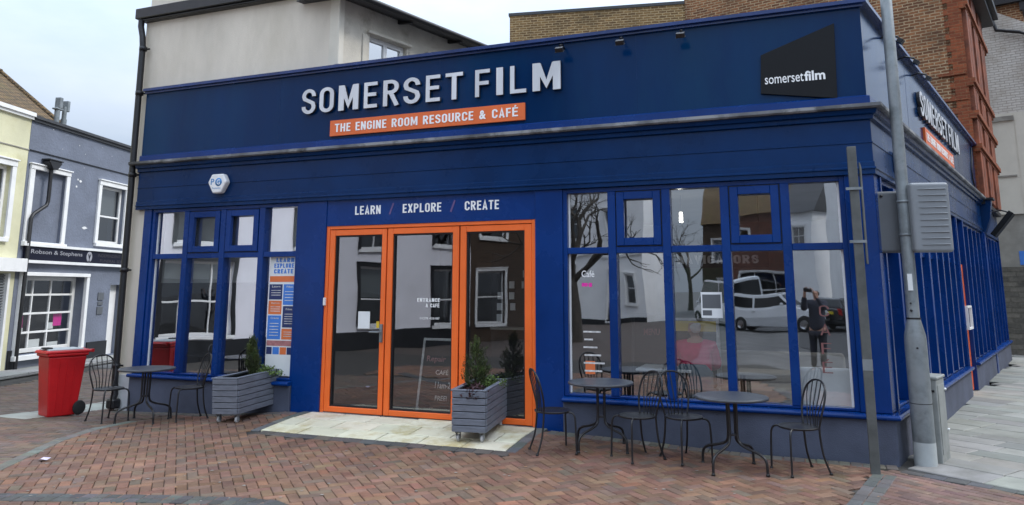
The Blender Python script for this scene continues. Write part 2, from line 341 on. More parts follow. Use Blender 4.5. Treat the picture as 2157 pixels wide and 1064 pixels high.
M['yellow'] = paint('yellow panel', (.70, .50, .04), .6, .06); M['chalk'] = paint('chalk', (.66, .65, .63), .9, .2, 20); M['chalkpink'] = paint('pink chalk', (.42, .18, .18), .9, .2, 20)
M['logoblue'] = paint('blue logo', (.05, .22, .50), .5, .04); M['redtext'] = paint('pale red lettering', (.20, .085, .08), .6, .1); M['dimtext'] = paint('dim gold lettering', (.045, .04, .05), .5, .1)
M['signnavy'] = paint('navy sign board', (.008, .009, .022), .6, .1, 3, .05, spec=.2); M['greytext'] = paint('grey lettering', (.33, .33, .36), .5, .05)
M['litter'] = paint('lilac paper', (.55, .5, .65), .7, .1); M['dry'] = paint('dry leaf', (.30, .17, .08), .8, .3, 8); M['label'] = paint('pink sticker', (.62, .35, .35), .6, .1)

# ------------------------------------------------------------------ lettering
def arc(cx, cz, rx, rz, a0, a1, n=10):
    return [(cx+rx*math.cos(R(a0+(a1-a0)*i/n)), cz+rz*math.sin(R(a0+(a1-a0)*i/n))) for i in range(n+1)]
def glyph(ch, w, t):                      # strokes (centre lines) of a condensed gothic capital, height 1, width w, stroke t
    h = t/2; x0, x1 = h, w-h; z0, z1 = h, 1-h; r = (x1-x0)/2; c = w/2
    top = arc(c, z1-r*1.1, r, r*1.1, 0, 180); bot = arc(c, z0+r*1.1, r, r*1.1, 180, 360)
    g = {
     'I': [[(c, 0), (c, 1)]], 'L': [[(x0, 1), (x0, 0)], [(0+t, z0), (w, z0)]], 'T': [[(c, 0), (c, 1-t)], [(0, z1), (w, z1)]],
     'E': [[(x0, 0), (x0, 1)], [(t, z1), (w, z1)], [(t, .52), (w*.92, .52)], [(t, z0), (w, z0)]],
     'F': [[(x0, 0), (x0, 1)], [(t, z1), (w, z1)], [(t, .50), (w*.92, .50)]],
     'H': [[(x0, 0), (x0, 1)], [(x1, 0), (x1, 1)], [(t, .5), (w-t, .5)]],
     'M': [[(x0, 0), (x0, 1)], [(x1, 0), (x1, 1)], [(x0+t*.1, .97), (c, .22), (x1-t*.1, .97)]],
     'N': [[(x0, 0), (x0, 1)], [(x1, 0), (x1, 1)], [(x0, .96), (x1, .04)]],
     'A': [[(h*.9, 0), (c, .97), (w-h*.9, 0)], [(w*.24, .27), (w*.76, .27)]],
     'V': [[(h*.9, 1), (c, .03), (w-h*.9, 1)]],
     'X': [[(h*.9, 0), (w-h*.9, 1)], [(h*.9, 1), (w-h*.9, 0)]],
     'O': [top+[(x0, z1-r*1.1)]+bot+[(x1, z1-r*1.1)]],
     'U': [[(x0, 1), (x0, z0+r*1.1)]+bot[1:-1]+[(x1, z0+r*1.1), (x1, 1)]],
     'C': [[(x1, .66), (x1, z1-r*1.1)]+top[1:]+bot+[(x1, .34)]],
     'G': [[(x1, .68), (x1, z1-r*1.1)]+top[1:]+bot+[(x1, .48), (c, .48)]],
     'P': [[(x0, 0), (x0, 1)], [(t, z1), (c, z1)]+arc(c, z1-.215, x1-c, .215, 80, -80)+[(c, z1-.43), (t, z1-.43)]],
     'R': [[(x0, 0), (x0, 1)], [(t, z1), (c, z1)]+arc(c, z1-.205, x1-c, .205, 80, -80)+[(c, z1-.41), (t, z1-.41)], [(c*.98, z1-.43), (x1+h*.2, 0)]],
     'S': [[(x1, .70)]+arc(c, z1-.22, r, .22, 0, 180, 10)+[(x0+r*.18, .60), (c, .515), (x1-r*.18, .42)]+arc(c, z0+.22, r, .22, 0, -180, 10)[0:]+[(x0, .30)]],
     '&': [[(w, .02), (w*.30, .68)]+arc(w*.46, z1-.13, w*.2, .13, 200, -40, 8)+[(w*.22, .42)]+arc(w*.40, z0+.18, w*.32, .18, 160, 330, 8)+[(w*.95, .46)]],
     '/': [[(0+h, 0), (w-h, 1)]],
    }
    g['É'] = g['E']
    return g[ch]
def stroke(mb, pts, t, d0, d1, T, closed=False):
    P = [Vector(p) for p in pts]; Q = [P[0]]
    for p in P[1:]:
        if (p-Q[-1]).length > 1e-4: Q.append(p)
    if closed and (Q[0]-Q[-1]).length < 1e-4: Q.pop()
    m = len(Q); Lp = []; Rp = []
    for i in range(m):
        ns = []
        if i > 0 or closed: d = (Q[i]-Q[i-1]).normalized(); ns.append(Vector((-d.y, d.x)))
        if i < m-1 or closed: d = (Q[(i+1) % m]-Q[i]).normalized(); ns.append(Vector((-d.y, d.x)))
        b = sum(ns, Vector((0, 0))); b = b.normalized() if b.length > 1e-6 else ns[0]
        k = t/2/max(.45, b.dot(ns[0])); Lp.append(Q[i]+b*k); Rp.append(Q[i]-b*k)
    vs = [T(p, d0) for p in Lp]+[T(p, d0) for p in Rp]+[T(p, d1) for p in Lp]+[T(p, d1) for p in Rp]
    fs = []
    for i in range(m if closed else m-1):
        j = (i+1) % m
        fs += [(i, j, m+j, m+i), (2*m+i, 3*m+i, 3*m+j, 2*m+j), (i, 2*m+i, 2*m+j, j), (m+i, m+j, 3*m+j, 3*m+i)]
    if not closed: fs += [(0, m, 3*m, 2*m), (m-1, 3*m-1, 4*m-1, 2*m-1)]
    mb.add(vs, fs)
def caps(mb, text, x0, x1, z0, h, t, T, d0, d1, wide=.47, gap=.12, space=.27):
    """Line of gothic capitals fitted between x0 and x1; T(x,z,d) places it."""
    ws = {'I': t, 'M': .62, '&': .58, 'L': .40, 'E': .40, 'F': .40, 'T': .45, ' ': space, '/': .3}
    tot = sum(ws.get(c, wide) for c in text)+gap*(len(text)-1); k = (x1-x0)/tot; x = x0
    for c in text:
        wd = ws.get(c, wide)
        if c == '&': globals()['text'](mb, '&', x, x+wd*k, z0, h, T, d1, .035)
        elif c != ' ':
            for q, s in enumerate(glyph(c, wd, t)):
                e = q*.0006; cl = c == 'O'
                def TT(p, d, x=x, e=e): return T(x+p.x*k, z0+p.y*h, d+(e if d == d1 else 0))
                stroke(mb, s, t, d0, d1, TT, cl)
            if c == 'É': stroke(mb, [(wd*.42, 1.07), (wd*.62, 1.24)], t*.8, d0, d1, lambda p, d, x=x: T(x+p.x*k, z0+p.y*h, d))
        x += (wd+gap)*k
_font = {}
def text_verts(s, bold=0.0, res=3):
    cu = bpy.data.curves.new('t', 'FONT'); cu.body = s; cu.size = 1; cu.offset = bold; cu.resolution_u = res; cu.extrude = 0; cu.fill_mode = 'FRONT'
    o = bpy.data.objects.new('t', cu); me = bpy.data.meshes.new_from_object(o)
    v = [(p.co.x, p.co.y) for p in me.vertices]; f = [tuple(p.vertices) for p in me.polygons]
    bpy.data.objects.remove(o); bpy.data.curves.remove(cu); bpy.data.meshes.remove(me)
    return v, f
def text(mb, s, x0, x1, z0, h, T, d, bold=0.0):
    v, f = text_verts(s, bold)
    ax = min(p[0] for p in v); bx = max(p[0] for p in v); az = min(p[1] for p in v); bz = max(p[1] for p in v)
    mb.add([T(x0+(p[0]-ax)/(bx-ax)*(x1-x0), z0+(p[1]-az)/(bz-az)*h, d) for p in v], f)
def TF(y0=0):                              # place on the front, d outward
    return lambda x, z, d: (x, y0-d, z)
def TS(o0=0):
    return lambda s, z, d: tuple(MS @ Vector((s, o0+d, z)))

# ================================================================== GROUND
def vary(c, a=.25, hue=.08):
    k = 1+random.uniform(-a, a); return tuple(max(.004, x*k*(1+random.uniform(-hue, hue))) for x in c)
g = MB(); g.add([(-300, -300, -.07), (300, -300, -.07), (300, 300, -.07), (-300, 300, -.07)], [(0, 1, 2, 3)])
structure(g.obj('ground', M['farpave']))
# sand bed under the paviours, follows the little rise to the door
g = MB(); nx, ny = 60, 44; X0, X1, Y0, Y1 = -19, 6, -9, 4.2
for j in range(ny+1):
    for i in range(nx+1):
        x = X0+(X1-X0)*i/nx; y = Y0+(Y1-Y0)*j/ny; g.v.append((x, y, H(x, y)-.016))
for j in range(ny):
    for i in range(nx): g.f.append([j*(nx+1)+i, j*(nx+1)+i+1, (j+1)*(nx+1)+i+1, (j+1)*(nx+1)+i]); g.c.append((1, 1, 1)); g.sm.append(True)
structure(g.obj('paving_bed', M['mortar']))
def block(mb, cx, cy, ax, ay, L_, W_, col, z=0.0, gap=.005, ch=.006, tilt=.0012):
    """one paver: a chamfered slab lying on H(x,y), long axis (ax,ay)"""
    u = Vector((ax, ay)); v = Vector((-ay, ax)); l2 = L_/2-gap/2; w2 = W_/2-gap/2; vs = []
    j = random.uniform(-.002, .002); tx, ty = random.uniform(-tilt, tilt), random.uniform(-tilt, tilt)
    for k, dz in ((0, -.022), (0, -ch*.8), (ch, 0)):
        for sx, sy in ((-1, -1), (1, -1), (1, 1), (-1, 1)):
            p = Vector((cx, cy))+u*sx*(l2-k)+v*sy*(w2-k)
            vs.append((p.x, p.y, H(p.x, p.y)+z+j+dz+tx*sx+ty*sy))
    fs = [(8, 9, 10, 11)]+[(a+i, a+(i+1) % 4, a+4+(i+1) % 4, a+4+i) for a in (0, 4) for i in range(4)]
    mb.add(vs, fs, col)
def cut(p, q, x, y): return (q[0]-p[0])*(y-p[1])-(q[1]-p[1])*(x-p[0])        # >0 left of p->q
LB = [(-6.9, -4.6), (-7.40, -3.75), (-7.734, -3.163), (-8.04, -2.65), (-8.38, -2.08), (-8.60, -1.46), (-8.66, -.95), (-8.66, -.5)]   # curved sett band on the left
def left_of_band(x, y):
    for a, b in zip(LB, LB[1:]):
        if a[1] <= y < b[1]:
            t = (y-a[1])/(b[1]-a[1]); return x < a[0]+(b[0]-a[0])*t
    return y >= -.5 and x < -8.66
DB0, DB1 = (-.235, -.46), (-.235-.28*4, -.46-1.2*4)                           # diagonal band, right
BA = [(-8.2, -4.9), (-7.4, -4.25), (-6.78, -3.86), (-6.24, -3.66), (-5.586, -3.44), (-4.9, -3.25), (-4.66, -3.23), (-4.42, -3.32), (-4.28, -3.55), (-4.22, -3.9), (-4.2, -4.4)]
C_RED = [(.210, .114, .075), (.202, .108, .071), (.218, .117, .075), (.19, .106, .072), (.208, .124, .081), (.178, .106, .076), (.214, .110, .068), (.165, .112, .083), (.198, .114, .076)]
def inside_slab(x, y): return -6.72 < x < -3.46 and y > -1.09
def building(x, y): return (y > -.10 and -9.95 < x < .2) or (x > -10.0 and y > .1)
p1 = MB(); Wd = .0905
c45 = math.cos(R(45))
for i in range(-170, 120):
    for j in range(-120, 190):
        t = (i-j) % 4
        if t == 0: cx, cy, ux, uy = i+1, j+.5, 1, 0
        elif t == 3: cx, cy, ux, uy = i+.5, j+1, 0, 1
        else: continue
        x = (cx*c45-cy*c45)*Wd-4; y = (cx*c45+cy*c45)*Wd-3
        if not (-8.9 < x < .2 and -6.4 < y < -.05): continue
        if left_of_band(x, y) or inside_slab(x, y) or building(x, y): continue
        if cut(DB0, DB1, x, y) > -.0: continue
        dist = (x-CAM.x)**2+(y-CAM.y)**2
        ax, ay = (ux-uy)*c45, (ux+uy)*c45
        block(p1, x, y, ax, ay, 2*Wd, Wd, vary(random.choice(C_RED), .22))
structure(p1.obj('brick_paving', M['brickpave']))
p1 = MB()                                                                    # stretcher bond in the side lane
for i in range(-60, 62):
    for j in range(-90, 60):
        x = -11+(i+.5*(j % 2))*.181*.94-(j*.0905)*.34; y = -.5+(i+.5*(j % 2))*.181*.34+j*.0905*.94
        if not (-16.5 < x < -6.8 and -4.3 < y < 5.2): continue
        if not left_of_band(x, y) or building(x, y): continue
        if x < -14.4 - .3*(y-2.8): continue
        block(p1, x, y, .94, .34, .181, .0905, vary(random.choice([(.15, .10, .075), (.165, .105, .075), (.135, .10, .08), (.155, .115, .09)]), .16))
structure(p1.obj('lane_paving', M['brickpave']))
p1 = MB(); dxb, dyb = .80, -.60                                              # paviours right of the diagonal band
for i in range(-40, 60):
    for j in range(-45, 40):
        x = 1+(i+.5*(j % 2))*.181*dxb-j*.0905*dyb; y = -2+(i+.5*(j % 2))*.181*dyb+j*.0905*dxb
        if not (-1.6 < x < 3.0 and -5 < y < .3): continue
        if cut(DB0, DB1, x, y) < .24 or cut((-.03, -.30), (1.9, -1.29), x, y) > -.03: continue
        block(p1, x, y, dxb, dyb, .181, .0905, vary(random.choice([(.185, .105, .08), (.20, .12, .095), (.17, .105, .085), (.19, .125, .10)]), .15))
structure(p1.obj('side_paving', M['brickpave']))
def band(mb, path, rows, L_, W_, cols, along=True, z=.004, off=0):
    P = [Vector(p) for p in path]
    for r in range(rows):
        acc = 0
        for a, b in zip(P, P[1:]):
            d = b-a; ln = d.length; d.normalize(); n = Vector((-d.y, d.x)); s = -acc
            while s < ln:
                c = a+d*(s+L_/2)+n*((r-(rows-1)/2)*W_+off)
                if s >= -1e-6: block(mb, c.x, c.y, d.x, d.y, L_, W_, vary(random.choice(cols), .18), z)
                s += L_
            acc = 0
p1 = MB()
grey = [(.125, .13, .12), (.105, .11, .105), (.14, .14, .13)]
dk = [(.070, .071, .070), (.085, .085, .082), (.06, .06, .06)]
band(p1, LB[:-1], 1, .16, .13, [(.165, .155, .135), (.145, .135, .115), (.15, .15, .135)])
band(p1, BA, 2, .1, .11, dk)
band(p1, [DB0, DB1], 2, .17, .10, [(.11, .11, .105), (.095, .095, .09)], off=.10)
band(p1, [(.02, -.29), (1.9, -1.255)], 1, .18, .13, dk, off=0)
band(p1, [(-6.55, -1.03), (-3.6, -1.03)], 1, .19, .13, [(.10, .085, .075), (.09, .085, .08)])
band(p1, [(-6.66, -.98), (-6.66, -.05)], 1, .18, .12, grey); band(p1, [(-3.52, -1.0), (-3.52, -.05)], 1, .18, .12, grey)
band(p1, [(-3.4, -.16), (-.1, -.16)], 1, .10, .17, [(.14, .125, .10), (.115, .105, .09), (.15, .14, .115)])
band(p1, [(-9.75, -.17), (-6.75, -.17)], 1, .10, .17, [(.11, .10, .085), (.10, .09, .08)])
structure(p1.obj('sett_bands', M['sett']))
p1 = MB()
for i in range(6):
    for j, (ya, yb) in enumerate(((-.96, -.68), (-.68, -.36), (-.36, .03))):
        o = .25 if j == 1 else 0
        xa = -6.6+i*.505+o; xb = min(xa+.505, -3.58)
        if j == 1 and i == 0: block(p1, -6.475, (ya+yb)/2, 1, 0, .25, yb-ya, vary((.68, .63, .47), .08, .03), .006, .006)
        if xb-xa > .06: block(p1, (xa+xb)/2, (ya+yb)/2, 1, 0, xb-xa, yb-ya, vary((.70, .65, .49), .10, .03), .006, .012)
structure(p1.obj('door_slab', M['slab']))
p1 = MB(); fu = Vector((.83, -.56)).normalized(); fv = Vector((-fu.y, fu.x))  # pavement flags along the side street
row = -1.0
while row < 22:
    hgt = random.choice([.34, .42, .30]); s = -9+random.uniform(0, .6)
    while s < 6:
        ln = random.choice([.55, .75, .9, .65]); c = Vector((-.35, -.32))+fu*(s+ln/2)+fv*(row+hgt/2)
        ok = cut((.02, -.225), (1.9, -1.19), c.x, c.y) > hgt*.5*.9 and (c.x*SN.x+c.y*SN.y) > -.15 and (c.x*SD.x+c.y*SD.y) < 15.2
        if ok: block(p1, c.x, c.y, fu.x, fu.y, ln, hgt, vary(random.choice([(.27, .268, .24), (.23, .23, .21), (.295, .288, .255), (.245, .248, .23)]), .14, .03), .006, .010, .008)
        s += ln
    row += hgt
structure(p1.obj('pavement', M['flag']))
p1 = MB()                                                                    # pale slabs by the cream wall and kerb of the far pavement
for k in range(7): block(p1, -10.35+.10*k*0, -1.0+k*.52, 0, 1, .5, .62, vary((.34, .34, .31), .08, .03), .004, .008)
structure(p1.obj('slab_strip', M['flag']))
wd_ = Vector((-.2873, .9578))
p1 = MB()
for k in range(26):
    c = Vector((-15.62, 2.8))+wd_*(-4+k*.55); block(p1, c.x, c.y, wd_.x, wd_.y, .54, .80, vary((.31, .31, .29), .1, .03), .05, .008)
    c = Vector((-15.17, 2.95))+wd_*(-4+k*.55); block(p1, c.x, c.y, wd_.x, wd_.y, .54, .12, vary((.16, .16, .15), .1, .03), .03, .008)
structure(p1.obj('far_pavement', M['flag']))
g = MB(); g.add([(1.2, -10, -.06), (9, -14, -.06), (6, -60, -.06), (-1.5, -60, -.06), (-1.0, -16, -.06)], [(0, 1, 2, 3, 4)])
structure(g.obj('road', M['asphalt']))
g = MB(); g.add([(-40, -4.7, -.05), (-3.2, -4.7, -.05), (-3.4, -12, -.05), (-5.2, -28.5, -.05), (-40, -34, -.05)], [(0, 1, 2, 3, 4)])
structure(g.obj('square_paving', M['squarepave']))

# ================================================================== THE SHOP
shop = thing('shop_building', 'dark blue corner shop front with orange doors and wide window bays', 'shop', (-4.9, 0, 0))
FX0 = -9.83
P_front = [(FX0, 0), (0, 0)]; P_wrap = [(FX0, 0), (0, 0), tuple((SD*9.72)[:2])]
P_long = [(FX0, 0), (0, 0), tuple((SD*13.3)[:2])]
def bx(o0, o1, z0, z1): return [(o0, z0), (o1, z0), (o1, z1), (o0, z1)]
MB().sweep(P_wrap, bx(-.14, 0, 3.495, 4.535)).obj('fascia', M['fascia'], shop)
for x in (-7.35, -4.88, -2.36): MB().box((x, -.0012, 3.60), (x+.006, .02, 4.53)).obj('panel_joint', M['navy'], shop)
for t in (2.35, 4.7, 7.1): MB(MS).box((t, -.02, 3.60), (t+.008, .0012, 4.53)).obj('panel_joint', M['navy'], shop)
MB().sweep(P_wrap, [(-.16, 4.535), (.035, 4.535), (.035, 4.56), (.075, 4.565), (.075, 4.605), (-.16, 4.615)]).obj('capping', M['cap'], shop)
MB().sweep(P_wrap, [(0.002, 3.503), (.035, 3.503), (.035, 3.575), (.012, 3.59), (.002, 3.59)]).obj('skirting', M['blue'], shop)
MB().sweep([(-9.92, 0), (0, 0), tuple((SD*9.9)[:2])], [(-.1, 3.43), (.13, 3.43), (.145, 3.445), (.145, 3.478), (-.1, 3.500)]).obj('cornice', M['lead'], shop)
MB().sweep(P_wrap, [(-.1, 2.775), (.03, 2.775), (.03, 2.895), (.018, 2.905), (.018, 3.325), (.05, 3.335), (.055, 3.375), (.085, 3.385), (.10, 3.427), (-.1, 3.427)]).obj('frieze', M['navy'], shop)
MB().sweep(P_wrap, [(.019, 3.09), (.026, 3.093), (.026, 3.103), (.019, 3.106)]).obj('frieze_bead', M['navy'], shop)
MB().sweep(P_wrap, [(.03, 2.82), (.042, 2.826), (.042, 2.84), (.03, 2.85)]).obj('frieze_bead', M['navy'], shop)
# plinths and sills
def plinth(path, name='plinth'):
    MB().sweep(path, bx(-.1, .035, -.25, .405)).obj(name, M['plinth'], shop, bevel=.008)
    MB().sweep(path, [(-.1, .405), (.075, .405), (.09, .418), (.09, .438), (.07, .452), (-.1, .462)]).obj('sill', M['blue'], shop, bevel=.004)
plinth([(-9.68, 0), (-6.93, 0)])
plinth([(-3.27, 0), (0, 0), tuple((SD*5.75)[:2])])
plinth([tuple((SD*6.55)[:2]), tuple((SD*13.3)[:2])])
# pilasters and lintel panel
for x0, x1, z0 in ((-9.68, -9.535, .46), (-6.93, -6.50, 0), (-3.60, -3.265, 0)):
    MB().box((x0, -.004, z0-.1 if z0 == 0 else z0), (x1, .14, 2.775)).obj('pilaster', M['blue'], shop, bevel=.005)
MB().prism([(-.27, -.004), (.004, -.004), (SD.x*.22+SN.x*.004, SD.y*.22+SN.y*.004), (SD.x*.22-SN.x*.14, SD.y*.22-SN.y*.14), (-.27, .14)], .46, 2.775, ax=2).obj('pilaster', M['blue'], shop, bevel=.005)
MB().box((-6.50, .012, 2.44), (-3.60, .14, 2.775)).obj('lintel_panel', M['blue'], shop)
# --- windows
def win(name, x0, x1, mull, ztop, zbot, ztr, cas, gl, T=None):
    f = MB(T); fr = .05; mw = .045
    f.box((x0, .015, zbot), (x0+fr, .13, ztop)).box((x1-fr, .015, zbot), (x1, .13, ztop))
    f.box((x0+fr, .017, ztop-.05), (x1-fr, .13, ztop)).box((x0+fr, .017, zbot), (x1-fr, .13, zbot+.025))
    xs = [x0+fr]+list(mull)+[x1-fr]
    for m in mull: f.box((m-mw, .012, zbot+.025), (m+mw, .13, ztop-.05))
    for a, b in zip(xs, xs[1:]):
        a2 = a+(mw if a in mull else 0); b2 = b-(mw if b in mull else 0)
        f.box((a2, .020, ztr-.035), (b2, .13, ztr+.035))
    w_ = f.obj(name, M['blue'], shop, bevel=.004)
    for k in cas:
        a2 = xs[k]+(mw if xs[k] in mull else 0); b2 = xs[k+1]-(mw if xs[k+1] in mull else 0)
        c = MB(T); e = .012; fw_ = .085; za, zb = ztr+.035+e, ztop-.05-e; a3, b3 = a2+e, b2-e
        c.box((a3, .004, za), (a3+fw_, .06, zb)).box((b3-fw_, .004, za), (b3, .06, zb)).box((a3+fw_, .005, za), (b3-fw_, .06, za+fw_)).box((a3+fw_, .005, zb-fw_), (b3-fw_, .06, zb))
        c.obj('casement', M['blue'], w_, bevel=.005)
        d = MB(T).box((a2+.001, .03, ztr+.036), (a3-.001, .07, ztop-.051)).box((b3+.001, .03, ztr+.036), (b2-.001, .07, ztop-.051)).box((a3, .03, ztr+.0355), (b3, .07, za-.001)).box((a3, .03, zb+.001), (b3, .07, ztop-.0505))
        d.obj('casement_gap', M['dark'], w_)
    pmb = MB(T)
    for k, (a, b) in enumerate(zip(xs, xs[1:])):
        pmb.add([(a, .088, zbot+.02), (b, .088, zbot+.02), (b, .088, ztr), (a, .088, ztr)], [(0, 1, 2, 3)])
        pmb.add([(a, .089, ztr), (b, .089, ztr), (b, .089, ztop-.04), (a, .089, ztop-.04)], [(0, 1, 2, 3)])
    pmb.obj('pane', gl, w_)
    MB(T).box((x0+fr+.001, .075, zbot+.03), (x0+fr+.020, .086, ztop-.055)).obj('glazing_bead', M['white'], w_)      # thin white beads at the two ends of the glass
    MB(T).box((x1-fr-.022, .075, zbot+.03), (x1-fr-.001, .086, ztop-.055)).obj('glazing_bead', M['white'], w_)
    return w_
wL = win('window', -9.53, -6.93, (-8.88, -8.22, -7.55), 2.773, .462, 2.09, (1, 2), M['leftglass'])
wR = win('window', -3.265, -.27, (-2.69, -2.08, -1.456, -.845), 2.773, .462, 2.062, (1, 3), M['shopglass'])
# --- orange doors
df = MB()
df.box((-6.50, .02, .05), (-6.452, .14, 2.44)).box((-3.648, .02, .05), (-3.60, .14, 2.44)).box((-6.452, .021, 2.395), (-3.648, .14, 2.44))
door_frame = df.obj('door_frame', M['orange'], shop, bevel=.004)
tr = MB().box((-6.5, -.01, .03), (-3.6, .16, .105)); tr.obj('threshold', M['lead'], shop)
for (a, b), (ga, gb) in zip(((-6.448, -5.603), (-5.585, -4.592), (-4.574, -3.652)), ((-6.372, -5.668), (-5.510, -4.675), (-4.495, -3.742))):
    d = MB(); z0, z1, g0, g1 = .112, 2.388, .178, 2.315
    d.box((a, .028, z0), (ga, .10, z1)).box((gb, .028, z0), (b, .10, z1)).box((ga, .029, z0), (gb, .10, g0)).box((ga, .029, g1), (gb, .10, z1))
    do = d.obj('door', M['orange'], shop, bevel=.004)
    r = MB().box((ga, .05, g0), (ga+.018, .075, g1)).box((gb-.018, .05, g0), (gb, .075, g1)).box((ga+.018, .05, g1-.018), (gb-.018, .075, g1)).box((ga+.018, .05, g0), (gb-.018, .075, g0+.018))
    r.obj('gasket', M['dark'], do)
    pm = MB(); pm.add([(ga, .078, g0), (gb, .078, g0), (gb, .078, g1), (ga, .078, g1)], [(0, 1, 2, 3)]); pm.obj('pane', M['doorglass'], do)
    if ga < -6.3:
        h = MB().box((-5.652, -.002, .98), (-5.618, .0275, 1.20)); h.tube([(-5.635, -.001, 1.105), (-5.635, -.055, 1.105), (-5.66, -.062, 1.105), (-5.76, -.062, 1.105)], .011)
        h.obj('handle', M['galv'], do)
        MB().box((-6.49, -.02, 1.42), (-6.462, .019, 1.52)).obj('entry_buzzer', M['white'], door_frame, bevel=.006)
        s_ = MB().box((-6.01+.0, .072, 1.14), (-5.84, .076, 1.35)); s_.obj('notice', M['card'], do)
        s_ = MB().box((-5.74, .070, 1.15), (-5.665, .076, 1.23)); s_.obj('sticker', M['yellow'], do)
MB().box((-5.6025, .06, .112), (-5.5855, .11, 2.388)).box((-4.5915, .06, .112), (-4.5745, .11, 2.388)).obj('door_gap', M['dark'], shop)
# --- side street wall below the frieze
s_mull = [.22+.56*k for k in range(0, 11)]
sw = MB(MS)
def side_bay(a, b, n, fin=.075):
    f = MB(MS); f.box((a, -.13, .462), (a+.06, .02, 2.773)).box((b-.06, -.13, .462), (b, .02, 2.773))
    f.box((a+.06, -.13, 2.72), (b-.06, -.015, 2.773)).box((a+.06, -.13, .462), (b-.06, -.015, .49)); f.box((a+.06, -.12, 2.03), (b-.06, -.02, 2.10))
    for k in range(1, n):
        m = a+(b-a)*k/n; f.box((m-.04, -.13, .49), (m+.04, fin*.3, 2.72))
    o = f.obj('window', M['blue'], shop, bevel=.004)
    pm = MB(MS); pm.add([(a+.06, -.09, .48), (b-.06, -.09, .48), (b-.06, -.09, 2.73), (a+.06, -.09, 2.73)], [(0, 1, 2, 3)]); pm.obj('pane', M['shopglass'], o)
    return o
side_bay(.22, 2.9, 4); side_bay(2.9, 5.72, 5); side_bay(6.58, 9.7, 5); side_bay(9.95, 13.3, 5)
MB(MS).box((9.7, -.14, -.1), (9.95, .05, 2.775)).obj('pilaster', M['blue'], shop, bevel=.005)
f = MB(MS).box((5.72, -.14, .02), (5.80, .03, 2.775)).box((6.50, -.14, .02), (6.58, .03, 2.775)); f.obj('pilaster', M['blue'], shop)
f = MB(MS).box((5.80, -.12, .03), (5.90, -.03, 2.04)).box((6.40, -.12, .03), (6.50, -.03, 2.04)).box((5.90, -.12, 1.94), (6.40, -.03, 2.04)).box((5.90, -.12, .03), (6.40, -.03, .25))
sdoor = f.obj('door', M['orange'], shop)
pm = MB(MS); pm.add([(5.9, -.08, .25), (6.4, -.08, .25), (6.4, -.08, 1.94), (5.9, -.08, 1.94)], [(0, 1, 2, 3)]); pm.obj('pane', M['doorglass'], sdoor)
n_ = MB(MS); n_.box((5.86, .02, 1.0), (6.38, .06, 1.03)).box((5.86, .02, 1.34), (6.38, .06, 1.37)).box((6.35, .02, 1.03), (6.38, .06, 1.34)).box((5.86, .02, 1.03), (5.89, .06, 1.34)); n_.obj('notice_frame', M['white'], sdoor)
MB(MS).box((5.8, -.12, 2.04), (6.5, -.05, 2.775)).obj('transom_panel', M['blue'], shop)
# the next frontage of the same blue beyond the brick corner
f = MB(MS).box((9.72, -.14, 2.775), (13.3, .02, 3.35)); f.obj('frieze', M['navy'], shop)
f = MB(MS).box((9.72, -.14, 3.35), (13.3, .12, 3.43)); f.obj('cornice', M['dark'], shop)
f = MB(MS).prism([(-.1, 2.75), (.06, 2.75), (.17, 3.05), (.22, 3.43), (-.1, 3.43)], 9.76, 10.05, ax=0); f.obj('console', M['navy'], shop, bevel=.01)
f = MB(MS).box((9.72, -.1, 3.43), (10.1, .26, 3.47)); f.obj('console_cap', M['dark'], shop)
# roof and inside
rp = [(-9.7, .10), (-.10, .10), tuple((SD*9.6-SN*.12)[:2]), (-9.7, 9.4)]
MB().prism(rp, 4.15, 4.25, ax=2).obj('roof', M['felt'], shop)
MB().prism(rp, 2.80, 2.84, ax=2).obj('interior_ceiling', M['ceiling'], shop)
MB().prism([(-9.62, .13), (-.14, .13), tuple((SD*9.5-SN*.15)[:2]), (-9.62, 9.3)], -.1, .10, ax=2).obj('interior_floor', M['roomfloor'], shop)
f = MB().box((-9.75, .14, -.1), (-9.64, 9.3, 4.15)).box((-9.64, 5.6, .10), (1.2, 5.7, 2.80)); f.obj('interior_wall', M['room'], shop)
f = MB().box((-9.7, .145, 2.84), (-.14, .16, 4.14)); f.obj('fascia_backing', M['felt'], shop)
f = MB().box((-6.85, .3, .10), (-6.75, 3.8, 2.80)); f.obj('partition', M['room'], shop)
f = MB().box((-3.45, .6, .10), (-3.38, 3.2, 2.8)); f.obj('partition', M['dim'], shop)

